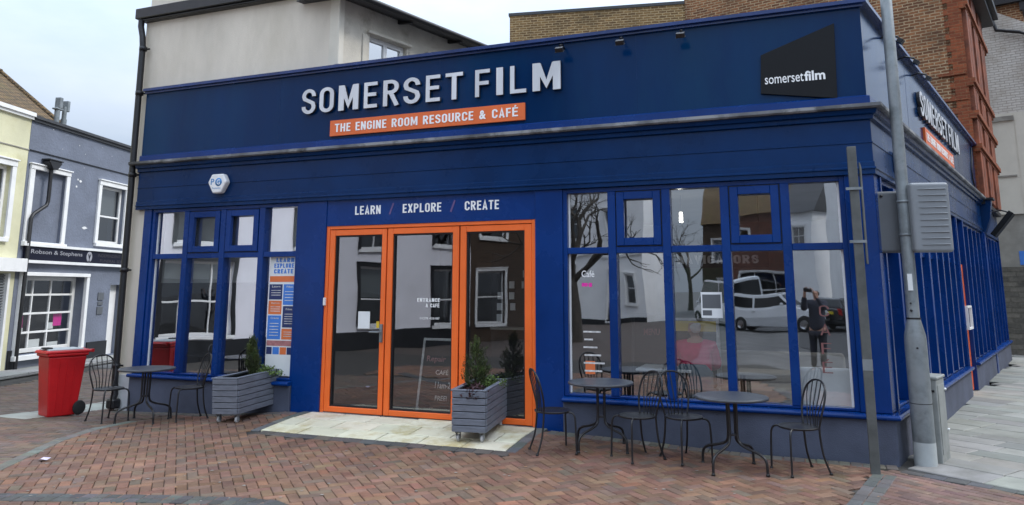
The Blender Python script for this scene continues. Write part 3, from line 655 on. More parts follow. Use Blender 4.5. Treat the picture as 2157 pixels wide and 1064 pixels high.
# ------------------------------------------------------------------ signs on the shop
LET = [('S', 638, 671), ('O', 680, 711), ('M', 722, 766), ('E', 778, 806), ('R', 819, 852), ('S', 862, 897), ('E', 909, 938), ('T', 949, 984), ('F', 1009, 1038), ('I', 1051, 1064), ('L', 1078, 1109), ('M', 1122, 1177)]
XP = [(638, -6.94), (671, -6.72), (711, -6.43), (766, -6.045), (806, -5.76), (852, -5.44), (897, -5.13), (938, -4.845), (984, -4.53), (1038, -4.165), (1064, -3.99), (1109, -3.69), (1177, -3.255)]
def px2x(p): return lerp(p, [a for a, _ in XP], [b for _, b in XP])
sgn = thing('raised_letter_sign', 'big silver raised letters on the front fascia over the orange doors', 'sign', (-5.1, 0, 3.95))
def big_letters(parent, T, conv, mats=('silver', 'letterside')):
    z0, h = 3.965, .345
    for ch, a, b in LET:
        face = MB(); side = MB(); x0, x1 = conv(a), conv(b); wd = .5; k = (x1-x0)/wd; tt = .135 if ch != 'I' else .5
        for q, s_ in enumerate(glyph(ch, wd, tt)):
            for mb, d0, d1 in ((face, .043, .050), (side, .008, .043)):
                e = q*.0006
                def TT(p, d, e=e, d1=d1, x0=x0, k=k): return T(x0+p.x*k, z0+p.y*h, d+(e if d == d1 else 0))
                stroke(mb, s_, tt, d0, d1, TT, ch == 'O')
        f_ = face.obj('letter', M[mats[0]], parent); side.obj('letter_return', M[mats[1]], f_)
big_letters(sgn, TF(), px2x)
osg = thing('orange_name_sign', 'orange strip sign with white words under the silver letters over the front doors', 'sign', (-5.1, 0, 3.73))
MB().box((-6.485, -.03, 3.632), (-3.712, -.001, 3.845)).obj('panel', M['orange2'], osg, bevel=.003)
def words(parent, line, x0, x1, z0, h, t, T, d0, d1):
    ws = {'I': t, 'M': .62, '&': .58, 'L': .40, 'E': .40, 'F': .40, 'T': .45, ' ': .27}; cw = [ws.get(c, .47) for c in line]; tot = sum(cw)+.12*(len(line)-1); k = (x1-x0)/tot; x = x0; i = 0
    for wd in line.split(' '):
        ln = sum(cw[i:i+len(wd)])+.12*(len(wd)-1); l_ = MB(); caps(l_, wd, x, x+ln*k, z0, h, t, T, d0, d1); l_.obj('lettering', M['signwhite'], parent)
        x += (ln+.12+.27+.12)*k; i += len(wd)+1
words(osg, 'THE ENGINE ROOM RESOURCE & CAFÉ', -6.405, -3.80, 3.683, .112, .15, TF(), .031, .034)
lsg = thing('door_lettering', 'three white words parted by purple slashes just above the orange doors', 'sign', (-5.1, 0, 2.6))
for s_, a, b in (('LEARN', -6.07, -5.69), ('EXPLORE', -5.37, -4.83), ('CREATE', -4.51, -4.06)): l_ = MB(); caps(l_, s_, a, b, 2.575, .112, .15, TF(.012), .001, .004); l_.obj('lettering', M['signwhite'], lsg)
for a in (-5.56, -4.70): l_ = MB(); stroke(l_, [(a, 2.565), (a+.055, 2.705)], .022, .001, .004, lambda p, d: TF(.012)(p.x, p.y, d)); l_.obj('slash', M['lilacmark'], lsg)
bsg = thing('black_logo_board', 'black slanted board with small white lowercase lettering near the corner of the fascia', 'sign', (-.65, 0, 3.9))
MB().prism([(-1.02, 3.695), (-.275, 3.575), (-.255, 4.385), (-1.00, 4.12)], -.03, -.001).obj('board', M['blackboard'], bsg, bevel=.003)
l_ = MB(); text(l_, 'somerset', -.972, -.585, 3.79, .088, TF(), .032, .004); text(l_, 'film', -.578, -.375, 3.79, .106, TF(), .032, .028); l_.obj('lettering', M['signwhite'], bsg)
sgn2 = thing('raised_letter_sign', 'silver raised letters on the side street fascia behind the lamp post', 'sign', tuple(SD*5)[:2]+(3.95,))
big_letters(sgn2, TS(), lambda p: lerp(p, [638, 1177], [3.1, 6.95]))
osg2 = thing('orange_name_sign', 'orange strip sign with white words on the side street wall', 'sign', tuple(SD*4.8)[:2]+(3.73,))
MB(MS).box((3.42, .001, 3.625), (6.2, .03, 3.85)).obj('panel', M['orange2'], osg2)
words(osg2, 'THE ENGINE ROOM RESOURCE & CAFÉ', 3.5, 6.12, 3.68, .112, .15, TS(), .031, .034)
# alarm box
ab = thing('alarm_box', 'white six sided burglar alarm box on the blue frieze', 'alarm box', (-8.265, -.02, 3.08))
hexa = [(-8.265+a, 3.08+b) for a, b in ((-.165, .02), (-.10, .135), (.10, .135), (.165, .02), (.07, -.135), (-.07, -.135))]
MB().prism(hexa, -.11, -.019).obj('case', M['white'], ab, bevel=.02, seg=3)
l_ = MB(); text(l_, 'P', -8.37, -8.31, 3.065, .085, TF(), .1115, .01); l_.lathe([(0, -.1118), (.058, -.1118), (.058, -.110)], (-8.235, 0, 3.10), 20, axis=1)
l_.obj('logo', M['logoblue'], ab)
l_ = MB(); text(l_, 'G', -8.265, -8.21, 3.065, .07, TF(), .1125, .012); l_.obj('letter', M['signwhite'], ab)
l_ = MB(); text(l_, 'Protection', -8.34, -8.19, 3.005, .022, TF(), .1115, .005); l_.obj('small_print', M['logoblue'], ab)
# flood lamps
def flood(T, a, label):
    o = thing('flood_lamp', label, 'lamp', tuple(T @ Vector((a, 0, 4.4))), 0, 'black sign lamps under the parapet')
    m = MB(T); m.tube([(a, .0, 4.47), (a, .08, 4.49), (a, .18, 4.45)], .012)
    m.obj('arm', M['black'], o)
    h = MB(T @ Matrix.Translation((a, .20, 4.40)) @ Matrix.Rotation(R(-35), 4, 'X')); h.box((-.046, -.03, -.024), (.046, .03, .022)); h.box((-.052, -.034, -.030), (.052, .034, -.025))
    h.obj('lamp_head', M['black'], o, bevel=.012, seg=2)
FR = Matrix(((1, 0, 0, 0), (0, -1, 0, 0), (0, 0, 1, 0), (0, 0, 0, 1)))
for a, n_ in ((-3.22, 'black sign lamp just right of the silver letters'), (-2.50, 'black sign lamp, middle of the three on the front fascia'), (-1.82, 'black sign lamp nearest the black slanted board')): flood(FR, a, n_)
for a, n_ in ((1.0, 'black sign lamp left of the lamp post on the side fascia'), (2.0, 'black sign lamp just behind the lamp post on the side fascia'), (2.9, 'black sign lamp nearest the side street silver letters')): flood(MS, a, n_)
jb = MB(MS).box((1.02, .031, 2.84), (1.20, .12, 3.16)).obj('junction_box', M['pale'], None, bevel=.01)
tag(jb, 'small pale junction box on the side street frieze', 'box')
cb = MB(MS); cb.tube([(9.3, .012, 4.45), (9.2, .014, 4.2), (9.0, .014, 4.0), (9.02, .014, 3.8), (9.3, .014, 3.6), (9.45, .014, 3.52)], .012, 6)
tag(cb.obj('loose_cable', M['black']), 'black cable looping down the far end of the side fascia', 'cable')
hs = thing('hanging_sign', 'black bracket lantern sign jutting out at the far end of the side street front', 'sign', tuple(SD*11.2)[:2]+(2.9,))
h = MB(MS @ Matrix.Translation((10.6, .32, 2.98)) @ Matrix.Rotation(R(-38), 4, 'X')); h.box((-.25, -.05, -.30), (.25, .05, .30)); h.obj('sign_box', M['blackboard'], hs, bevel=.01)
h = MB(MS); h.tube([(10.6, .0, 3.2), (10.6, .3, 3.28), (10.6, .5, 3.2)], .015); h.obj('bracket', M['iron'], hs)

# ================================================================== NEIGHBOURS
def wall_frame(origin, d):               # local (t along, o outward, z); outward = right of travel
    d = Vector((d[0], d[1], 0)).normalized(); n = Vector((d.y, -d.x, 0))
    return Matrix(((d.x, n.x, 0, origin[0]), (d.y, n.y, 0, origin[1]), (0, 0, 1, 0), (0, 0, 0, 1)))
def pierced(mb, x0, x1, z0, z1, holes, o0, o1):
    """wall slab between o0 and o1 with rectangular holes (xa,xb,za,zb)"""
    xs = sorted({x0, x1}|{h[0] for h in holes}|{h[1] for h in holes}); zs = sorted({z0, z1}|{h[2] for h in holes}|{h[3] for h in holes})
    xs = [x for x in xs if x0 <= x <= x1]; zs = [z for z in zs if z0 <= z <= z1]
    def solid(i, j):
        if not (0 <= i < len(xs)-1 and 0 <= j < len(zs)-1): return False
        cx, cz = (xs[i]+xs[i+1])/2, (zs[j]+zs[j+1])/2
        return not any(h[0] < cx < h[1] and h[2] < cz < h[3] for h in holes)
    for i in range(len(xs)-1):
        for j in range(len(zs)-1):
            if not solid(i, j): continue
            a, b, c, d = xs[i], xs[i+1], zs[j], zs[j+1]
            mb.add([(a, o1, c), (b, o1, c), (b, o1, d), (a, o1, d)], [(0, 1, 2, 3)]); mb.add([(a, o0, c), (b, o0, c), (b, o0, d), (a, o0, d)], [(3, 2, 1, 0)])
            if not solid(i-1, j): mb.add([(a, o0, c), (a, o1, c), (a, o1, d), (a, o0, d)], [(0, 1, 2, 3)])
            if not solid(i+1, j): mb.add([(b, o0, c), (b, o1, c), (b, o1, d), (b, o0, d)], [(3, 2, 1, 0)])
            if not solid(i, j-1): mb.add([(a, o0, c), (b, o0, c), (b, o1, c), (a, o1, c)], [(0, 1, 2, 3)])
            if not solid(i, j+1): mb.add([(a, o0, d), (b, o0, d), (b, o1, d), (a, o1, d)], [(3, 2, 1, 0)])
    return mb
def sash(parent, T, a, b, z0, z1, rec=-.10, fr=.05, bars=(), hb=(), mat='white', gl='winglass', arch=None, blind=None, sill=True, back=True, amat='white', sd_=.05):
    """window: frame, glass, optional architrave, blind and glazing bars; returns the frame part"""
    f = MB(T); f.box((a, rec-.06, z0), (a+fr, rec, z1)).box((b-fr, rec-.06, z0), (b, rec, z1)).box((a+fr, rec-.06, z1-fr), (b-fr, rec-.001, z1)).box((a+fr, rec-.06, z0), (b-fr, rec-.001, z0+fr))
    for x in bars: f.box((x-.018, rec-.05, z0+fr), (x+.018, rec-.004, z1-fr))
    for z in hb: f.box((a+fr, rec-.05, z-.022), (b-fr, rec-.002, z+.022))
    o = f.obj('window', M[mat], parent, bevel=.004)
    p = MB(T); p.add([(a+fr, rec-.03, z0+fr), (b-fr, rec-.03, z0+fr), (b-fr, rec-.03, z1-fr), (a+fr, rec-.03, z1-fr)], [(0, 1, 2, 3)]); p.obj('pane', M[gl], o)
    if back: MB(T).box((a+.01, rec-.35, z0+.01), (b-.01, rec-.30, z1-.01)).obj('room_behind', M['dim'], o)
    if blind: MB(T).box((a+fr+.01, rec-.10, blind), (b-fr-.01, rec-.09, z1-fr)).obj('blind', M['blind'], o)
    if arch:
        q = MB(T); w_ = arch; q.box((a-w_, .001, z0-.02), (a, sd_, z1)).box((b, .001, z0-.02), (b+w_, sd_, z1)).box((a-w_, .001, z1), (b+w_, sd_+.01, z1+w_)); q.box((a-w_-.02, .001, z1+w_), (b+w_+.02, sd_+.04, z1+w_+.03))
        q.obj('architrave', M[amat], o, bevel=.005)
    if sill: MB(T).box((a-.08, rec, z0-.09), (b+.08, .07, z0)).obj('sill', M[mat], o, bevel=.006)
    return o
# --- cream rendered building the shop is built against
cr_ = thing('rendered_building', 'cream rendered building rising behind the left end of the blue shop', 'building', (-8, 3, 0))
TU = wall_frame((-6.45, 0.0), (SD.x, SD.y))
MB().box((-10.0, .045, -.1), (-9.69, .3, 4.64)).box((-10.0, .0452, 4.64), (-6.47, .3, 5.72)).obj('front_wall', M['cream'], cr_)
MB().box((-10.0, .046, -.12), (-9.68, .02, .42)).obj('wall_base', M['whitewash'], cr_)
MB().box((-10.0, .10, 5.95), (-6.47, .3, 7.4)).obj('upper_front_wall', M['cream'], cr_)
MB().box((-10.03, -.06, 5.70), (-6.40, .12, 5.735)).box((-10.10, -.10, 5.735), (-6.40, .12, 5.90)).box((-10.1, .0, 5.9), (-6.40, .12, 5.95)).obj('gutter_board', M['black'], cr_, bevel=.01)
MB().box((-10.0, .3, -.1), (-9.75, 9.4, 6.0)).obj('end_wall', M['cream'], cr_)
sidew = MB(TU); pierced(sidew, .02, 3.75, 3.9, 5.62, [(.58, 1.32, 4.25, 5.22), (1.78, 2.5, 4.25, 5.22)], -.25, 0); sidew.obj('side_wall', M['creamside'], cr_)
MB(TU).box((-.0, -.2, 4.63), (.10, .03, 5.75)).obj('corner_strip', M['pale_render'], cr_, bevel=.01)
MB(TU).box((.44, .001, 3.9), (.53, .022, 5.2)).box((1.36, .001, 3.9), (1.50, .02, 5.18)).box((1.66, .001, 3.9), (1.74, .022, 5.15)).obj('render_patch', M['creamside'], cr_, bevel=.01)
for a, b in ((.58, 1.32), (1.78, 2.5)):
    o = sash(cr_, TU, a, b, 4.25, 5.22, rec=-.07, fr=.065, bars=((a+b)/2-.01, (a+b)/2+.02), gl='skyglass')
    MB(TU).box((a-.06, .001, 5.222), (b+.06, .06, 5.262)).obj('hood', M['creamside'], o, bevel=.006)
MB(TU).prism([(0, 5.60), (.26, 5.52), (.31, 5.52), (.31, 5.585), (.28, 5.592), (-.6, 5.61), (-.6, 5.595), (.0, 5.585)], -.25, 3.9, ax=0).obj('roof_edge', M['slate'], cr_)
g_ = MB(TU); g_.tube([(-.2, .345, 5.545), (3.92, .345, 5.545)], .042, 10); g_.obj('gutter', M['iron'], cr_)
for t in (1.1, 2.2, 3.2): MB(TU).prism([(.02, 5.52), (.30, 5.475), (.30, 5.50), (.02, 5.58)], t, t+.04, ax=0).obj('gutter_bracket', M['iron'], cr_)
MB().prism([(-9.9, .31), (-6.6, .31), (-5.75, 3.6), (-9.9, 3.6)], 5.50, 5.56, ax=2).obj('roof', M['slate'], cr_)
dp = thing('drain_pipe', 'black cast iron downpipe running up the left corner of the cream building', 'pipe', (-9.80, -.05, 0))
g_ = MB(); px_ = -9.93
g_.tube([(-10.02, -.04, 5.72), (-10.02, -.04, 5.62), (-9.96, -.05, 5.45), (-9.94, -.05, 5.3), (-9.92, -.05, .30), (-9.90, -.05, .16), (-9.90, -.10, .02)], .045, 10); g_.obj('pipe', M['iron'], dp)
for z in (.55, 1.9, 3.3, 4.55, 5.25): g_ = MB(); g_.lathe([(.045, -.03), (.058, -.03), (.058, .03), (.045, .03)], (-9.925, -.05, z), 12); g_.box((-9.925, -.02, z-.012), (-9.84, .0, z+.012)); g_.obj('pipe_collar', M['iron'], dp)
g_ = MB(); g_.box((-9.97, -.14, -.03), (-9.82, .0, .10)); g_.obj('pipe_shoe', M['iron'], dp, bevel=.02)

# --- grey and yellow houses across the lane
TV = wall_frame((-16.0, 2.8), (-.2873, .9578))
gh = thing('grey_house', 'blue grey rendered house with a funeral shop window across the lane', 'house', (-16.5, 4.5, 0))
m_ = MB(TV); pierced(m_, -.21, 3.75, -.05, 5.18, [(.0, 1.02, 2.64, 4.16), (2.32, 3.32, 2.74, 4.14), (.02, 2.02, .28, 1.9), (3.06, 3.56, .02, 1.73)], -.25, 0); m_.obj('wall', M['grey_house'], gh)
MB(TV).box((.0, -.10, 2.64), (1.02, -.06, 4.16)).obj('blocked_window', M['grey_house'], gh)
q = MB(TV); q.box((-.14, .001, 2.52), (0, .05, 4.16)).box((1.02, .001, 2.52), (1.14, .05, 4.16)).box((-.14, .001, 4.16), (1.14, .06, 4.26)).box((-.17, .001, 4.26), (1.17, .09, 4.29)).box((-.16, .001, 2.52), (1.16, .10, 2.62)); q.obj('architrave', M['white'], gh, bevel=.008)
o = sash(gh, TV, 2.32, 3.32, 2.74, 4.14, rec=-.08, fr=.06, hb=(3.40,), arch=.11, blind=3.45)
MB(TV).box((-.21, -.3, 5.18), (3.75, .05, 5.24)).box((-.21, -.3, 5.24), (3.75, .09, 5.30)).obj('coping', M['slate'], gh)
MB(TV).box((-.2, .001, 4.545), (3.74, .025, 4.565)).obj('string_course', M['dark'], gh)
MB(TV).box((-.2, .001, -.05), (.02, .03, .38)).obj('black_base', M['dark'], gh); MB(TV).box((2.3, .001, -.05), (3.06, .03, .38)).obj('black_base', M['dark'], gh)
MB(TV).box((.02, -.2, -.05), (2.02, -.02, .28)).obj('stall_riser', M['redbrick'], gh)
sb = thing('shop_sign', 'dark sign board of the funeral shop on the grey house', 'sign', tuple(TV @ Vector((1.7, 0, 2.4))))
MB(TV).box((-.06, .001, 2.23), (3.74, .10, 2.52)).obj('board', M['signnavy'], sb)
MB(TV).box((-.10, .001, 2.17), (3.74, .13, 2.23)).box((-.10, .001, 2.52), (3.74, .13, 2.575)).obj('moulding', M['white'], sb)
TVF = lambda t, z, d: tuple(TV @ Vector((t, .10+d, z)))
l_ = MB(); text(l_, 'Robson & Stephens', .04, 1.72, 2.345, .115, TVF, .003, .008); l_.obj('lettering', M['greytext'], sb)
l_ = MB(); text(l_, 'INDEPENDENT FAMILY', 2.3, 3.7, 2.39, .07, TVF, .003, 0); text(l_, 'FUNERAL SERVICE', 2.4, 3.6, 2.265, .07, TVF, .003, 0); l_.obj('small_lettering', M['dimtext'], sb)
l_ = MB(); cx_ = 1.98
l_.add([TVF(cx_+.105*math.cos(k*math.pi/12), 2.375+.125*math.sin(k*math.pi/12), .003) for k in range(24)], [tuple(range(24))]); l_.obj('tree_emblem', M['greytext'], sb)
l_ = MB()
for a, b in (((cx_, 2.27), (cx_, 2.43)), ((cx_, 2.33), (cx_-.05, 2.44)), ((cx_, 2.33), (cx_+.05, 2.44)), ((cx_-.04, 2.27), (cx_+.04, 2.27))): stroke(l_, [a, b], .018, .004, .006, lambda p, d: TVF(p.x, p.y, d))
l_.obj('tree_mark', M['signnavy'], sb)
fs_ = sash(gh, TV, .02, 2.02, .28, 1.9, rec=-.20, fr=.09, bars=(.63, 1.20), hb=(.70, 1.10, 1.50), gl='displayglass', sill=False)
q = MB(TV); q.box((-.10, .001, .18), (.02, .08, 1.9)).box((2.02, .001, .18), (2.12, .08, 1.9)).box((-.10, .001, 1.9), (2.12, .09, 1.98)).box((-.12, .001, .16), (2.14, .12, .26)); q.obj('surround', M['white'], fs_, bevel=.006)
q = MB(TV)
for a, b, z0, z1 in ((.15, .55, 1.52, 1.82), (.18, .36, 1.14, 1.38), (1.30, 1.5, .74, .88), (.3, .55, .72, .8), (.75, 1.1, .36, .54), (1.35, 1.7, .36, .45)): q.box((a, -.30, z0), (b, -.29, z1))
q.obj('window_cards', M['card'], fs_)
q = MB(TV)
for a, b, z0, z1 in ((.30, .52, .8, 1.06), (1.48, 1.75, .80, 1.07)): q.box((a, -.295, z0), (b, -.285, z1))
q.obj('window_posters', M['pink'], fs_)
q = MB(TV); q.box((3.06, -.24, .02), (3.10, -.16, 1.73)).box((3.30, -.24, .02), (3.56, -.16, 1.73)).box((3.10, -.24, .02), (3.30, -.16, .28))
for z in (.55, .85, 1.12, 1.40): q.box((3.10, -.23, z-.02), (3.30, -.17, z+.02))
d_ = q.obj('door', M['white'], gh); p = MB(TV); p.add([(3.1, -.2, .28), (3.3, -.2, .28), (3.3, -.2, 1.72), (3.1, -.2, 1.72)], [(0, 1, 2, 3)]); p.obj('pane', M['winglass'], d_)
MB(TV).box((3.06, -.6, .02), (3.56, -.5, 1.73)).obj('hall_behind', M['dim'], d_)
q = MB(TV); q.box((2.58, .001, 1.36), (2.80, .02, 1.54)).box((2.60, .001, 1.24), (2.78, .02, 1.32)).box((2.58, .001, 1.02), (2.80, .02, 1.20)); q.obj('wall_plaque', M['paneldark'], gh)
q = MB(TV)
random.seed(11)
for k in range(11):
    t, z = random.uniform(0, 3.6), random.choice([random.uniform(4.6, 5.15), random.uniform(3.9, 4.5)])
    r_ = random.uniform(.006, .016)
    q.add([(t+r_*random.uniform(.5, 1.2)*math.cos(a), .002+.001*(k % 3), z+r_*random.uniform(.4, 1.0)*math.sin(a)) for a in [i*math.pi/4 for i in range(8)]], [tuple(range(8))])
for t, z, a, b in ((1.55, 4.12, .06, .035), (1.45, 4.15, .025, .04), (1.42, 3.98, .03, .03), (1.85, 3.05, .09, .04)):
    q.add([(t+a*random.uniform(.5, 1.2)*math.cos(h), .004, z+b*random.uniform(.4, 1.0)*math.sin(h)) for h in [i*math.pi/5 for i in range(10)]], [tuple(range(10))])
q.obj('flaked_paint', M['white'], gh)
MB(TV).box((-.21, -6, 5.1), (3.75, -.25, 5.2)).obj('roof', M['felt'], gh)
MB(TV).box((3.5, -6, -.05), (3.75, -.25, 5.18)).obj('end_wall', M['grey_house'], gh)
pp = thing('drain_pipe', 'black rainwater pipe with a hopper head and a dog leg on the grey house', 'pipe', tuple(TV @ Vector((0, .1, 0))))
q = MB(TV); q.tube([(.40, .10, 4.25), (.40, .10, 3.52), (.36, .10, 3.42), (.0, .10, 3.20), (-.06, .10, 3.1), (-.06, .10, .0)], .04, 8); q.obj('pipe', M['iron'], pp)
q = MB(TV); q.prism([(.22, 4.40), (.20, 4.36), (.32, 4.22), (.48, 4.22), (.60, 4.36), (.58, 4.40)], .02, .2); q.box((.18, .01, 4.40), (.62, .22, 4.43)); q.obj('hopper_head', M['iron'], pp, bevel=.008)
yh = thing('yellow_house', 'pale yellow rendered house with a tiled roof and a roller shutter', 'house', (-15.5, 1, 0))
m_ = MB(TV); pierced(m_, -7, -.22, -.05, 5.20, [(-1.6, -.66, 2.66, 4.12), (-2.8, -.36, 0, 1.94)], -.25, .0); m_.obj('wall', M['yellow_house'], yh)
MB(TV).box((-7, -.3, 5.20), (-.22, .06, 5.26)).box((-7, -.3, 5.26), (-.22, .10, 5.34)).obj('coping', M['white'], yh)
MB(TV).box((-7, .001, 4.54), (-.22, .02, 4.56)).obj('string_course', M['greyrender'], yh)
sash(yh, TV, -1.6, -.66, 2.66, 4.12, rec=-.08, fr=.07, hb=(3.4,), arch=.12)
MB(TV).box((-7, .001, 1.98), (-.10, .16, 2.25)).obj('shop_fascia', M['white'], yh)
q = MB(TV)
for k in range(34): q.prism([(-.06, 0), (-.02, .028), (-.06, .056)], -2.8, -.42, ax=0, M=TV @ Matrix.Translation((0, -.02, .02+k*.056)))
q.obj('roller_shutter', M['panelgrey'], yh)
MB(TV).box((-.42, -.1, 0), (-.36, .02, 1.94)).obj('shutter_guide', M['white'], yh)
# tiled hipped roof behind the parapet
q = MB(TV); q.add([(-9, -.5, 5.42), (1.45, -.5, 5.42), (2.35, -3.0, 7.08), (-9, -3.0, 7.08), (1.45, -6, 5.42), (-9, -6, 5.42)], [(0, 1, 2, 3), (3, 2, 4, 5), (1, 4, 2), (0, 3, 5)]); q.obj('roof', M['tiles'], yh)
q = MB(TV); q.tube([(1.45, -.5, 5.44), (2.35, -3.0, 7.10)], .06, 8); q.tube([(-9, -3.0, 7.10), (2.35, -3.0, 7.10)], .08, 8); q.obj('ridge_tiles', M['tiles'], yh)
fl = thing('flue', 'two pale metal flue pipes with caps on the grey house roof', 'flue', tuple(TV @ Vector((1.1, -.4, 5.2))))
q = MB(TV); q.tube([(1.0, -.35, 5.2), (1.0, -.35, 5.75)], .058, 10); q.tube([(1.24, -.35, 5.3), (1.24, -.35, 5.55)], .065, 10); q.tube([(1.24, -.35, 5.55), (1.24, -.35, 5.85)], .05, 10); q.obj('flue_pipe', M['galv'], fl)
q = MB(TV); q.box((.90, -.42, 5.72), (1.12, -.28, 5.76)).box((.98, -.42, 5.76), (1.08, -.28, 6.02)).box((1.25, -.42, 5.74), (1.33, -.28, 6.0)); q.obj('flue_cap', M['galv'], fl, bevel=.01)

# --- brick buildings behind
bb = thing('brick_building', 'tall red brick building with terracotta piers behind the corner of the blue shop', 'building', (0, 12, 0))
TB = wall_frame((2.70, 9.36), (SN.x, SN.y))             # t along SN, outward towards the viewer
m_ = MB(TB).box((-6.16, -.3, 3.5), (.02, 0, 13)); m_.obj('gable_wall', M['redbrick'], bb)
q = MB(TB)
for k in range(60):
    z = 3.5+k*.136; q.box((-.30 if k % 2 else -.22, .001, z), (.03, .012, z+.132))
q.obj('quoin', M['quoin'], bb)
q = MB(TB); q.tube([(-1.75, .02, 4.0), (-1.75, .02, 13)], .022, 6); q.obj('conduit', M['greyrender'], bb)
MB(TB).box((-2.6, .001, 6.28), (-1.5, .006, 6.75)).obj('patched_brick', M['quoin'], bb); MB(TB).box((-.6, .013, 5.55), (.0, .03, 5.60)).obj('string_course', M['quoin'], bb); MB(TB).box((-.5, .013, 6.1), (.0, .05, 6.16)).obj('string_course', M['quoin'], bb)
TBS = wall_frame((2.70, 9.36), (SD.x, SD.y))            # street face of that building
q = MB(TBS); q.box((0, -.3, 3.5), (4.2, 0, 13)); q.obj('street_wall', M['terracotta'], bb)
q = MB(TBS)
for t in (.10, .55, 1.5, 1.95, 2.9, 3.35): q.box((t, .0, 3.5), (t+.22, .11, 13)); q.tube([(t+.32, .06, 3.5), (t+.32, .06, 13)], .06, 8)
q.obj('pier', M['terracotta'], bb, bevel=.01)
q = MB(TBS)
for z in (4.5, 5.2, 5.9, 7.6, 9.0): q.box((-.02, .0, z), (4.2, .16, z+.10)); q.box((-.03, .0, z-.06), (4.2, .12, z))
q.obj('string_course', M['quoin'], bb)
q = MB(TBS)
for t in (.80, 2.2): q.box((t, -.1, 4.7), (t+.6, .02, 7.4))
q.obj('window', M['carglass'], bb)
q = MB(TBS); q.box((-.05, 0, 8.3), (4.25, .34, 8.45)).box((-.08, 0, 8.45), (4.25, .45, 8.6)); q.obj('eaves', M['dark'], bb)
ba = thing('brown_brick_wall', 'brown stock brick gable with a dark coping between the cream building and the red brick', 'building', (-6, 12, 0))
TA = wall_frame((-3.26, 11.04), (.984, .175))
q = MB(TA).box((-4.75, -.35, 3.5), (-.0, 0, 9.12)); q.obj('wall', M['yellowbrick'], ba)
q = MB(TA).box((-4.78, -.4, 9.12), (.02, .03, 9.20)); q.obj('coping', M['slate'], ba)
q = MB(TA); q.box((-.001, -.35, 3.5), (.62, .05, 9.6)); q.obj('pier', M['redbrick'], ba)
wg = thing('white_brick_building', 'white painted brick gable with a pale panel at the far end of the side street', 'building', (4.5, 15, 0))
TW = wall_frame(tuple((SD*15)[:2]), (SN.x, SN.y))
q = MB(TW); q.prism([(-.8, 6.2), (1.08, 6.2), (1.08, 8.5), (.35, 9.0), (.0, 8.55), (-.8, 7.7)], -.3, 0); q.obj('gable', M['whitebrick'], wg)
q = MB(TW).box((-.8, -.3, 3.55), (.52, .0, 6.2)); q.obj('wall', M['pale_render'], wg)
q = MB(TW).box((.52, -.3, 3.55), (1.25, .02, 6.2)); q.obj('wall_strip', M['pale_render'], wg)
MB(TW).box((-.8, .001, 6.0), (.5, .05, 6.12)).obj('string_course', M['greyrender'], wg); MB(TW).box((-.2, .001, 4.52), (.45, .03, 4.56)).obj('ledge', M['greyrender'], wg)
q = MB(TW).box((-.8, -.3, 2.2), (1.25, -.04, 3.55)); q.obj('lower_wall', M['greyrender'], wg)
q = MB(TW).box((-.8, -.3, -.1), (1.25, .0, 2.2)); q.obj('stone_wall', M['stone'], wg)
q = MB(TW).box((.30, -.035, 2.25), (1.2, -.02, 2.6)); q.obj('blue_panel', M['poster_blue'], wg)
q = MB(TW); q.box((1.08, -.3, 6.2), (1.2, .05, 8.5)); q.tube([(1.02, .08, 3.6), (1.02, .08, 8.2), (.85, .12, 8.3), (.35, .12, 8.45), (.25, .12, 8.9)], .05, 8); q.obj('gutter_pipe', M['iron'], wg)
q = MB(TW); q.tube([(.18, .14, 8.9), (.18, .14, 9.05)], .09, 10); q.obj('vent_pot', M['galv'], wg)
rb = thing('brick_house', 'small dark red brick upper storey over the white gable at the top right corner', 'building', (4.6, 16.5, 0))
q = MB(TW).box((-.6, -3, 8.0), (.95, -.35, 12.5)); q.obj('wall', M['redbrick'], rb)
q = MB(TW).box((-.7, -3, 9.25), (1.1, -.2, 9.4)).box((.9, -3, 9.0), (1.05, -.25, 9.25)); q.obj('eaves', M['dark'], rb)

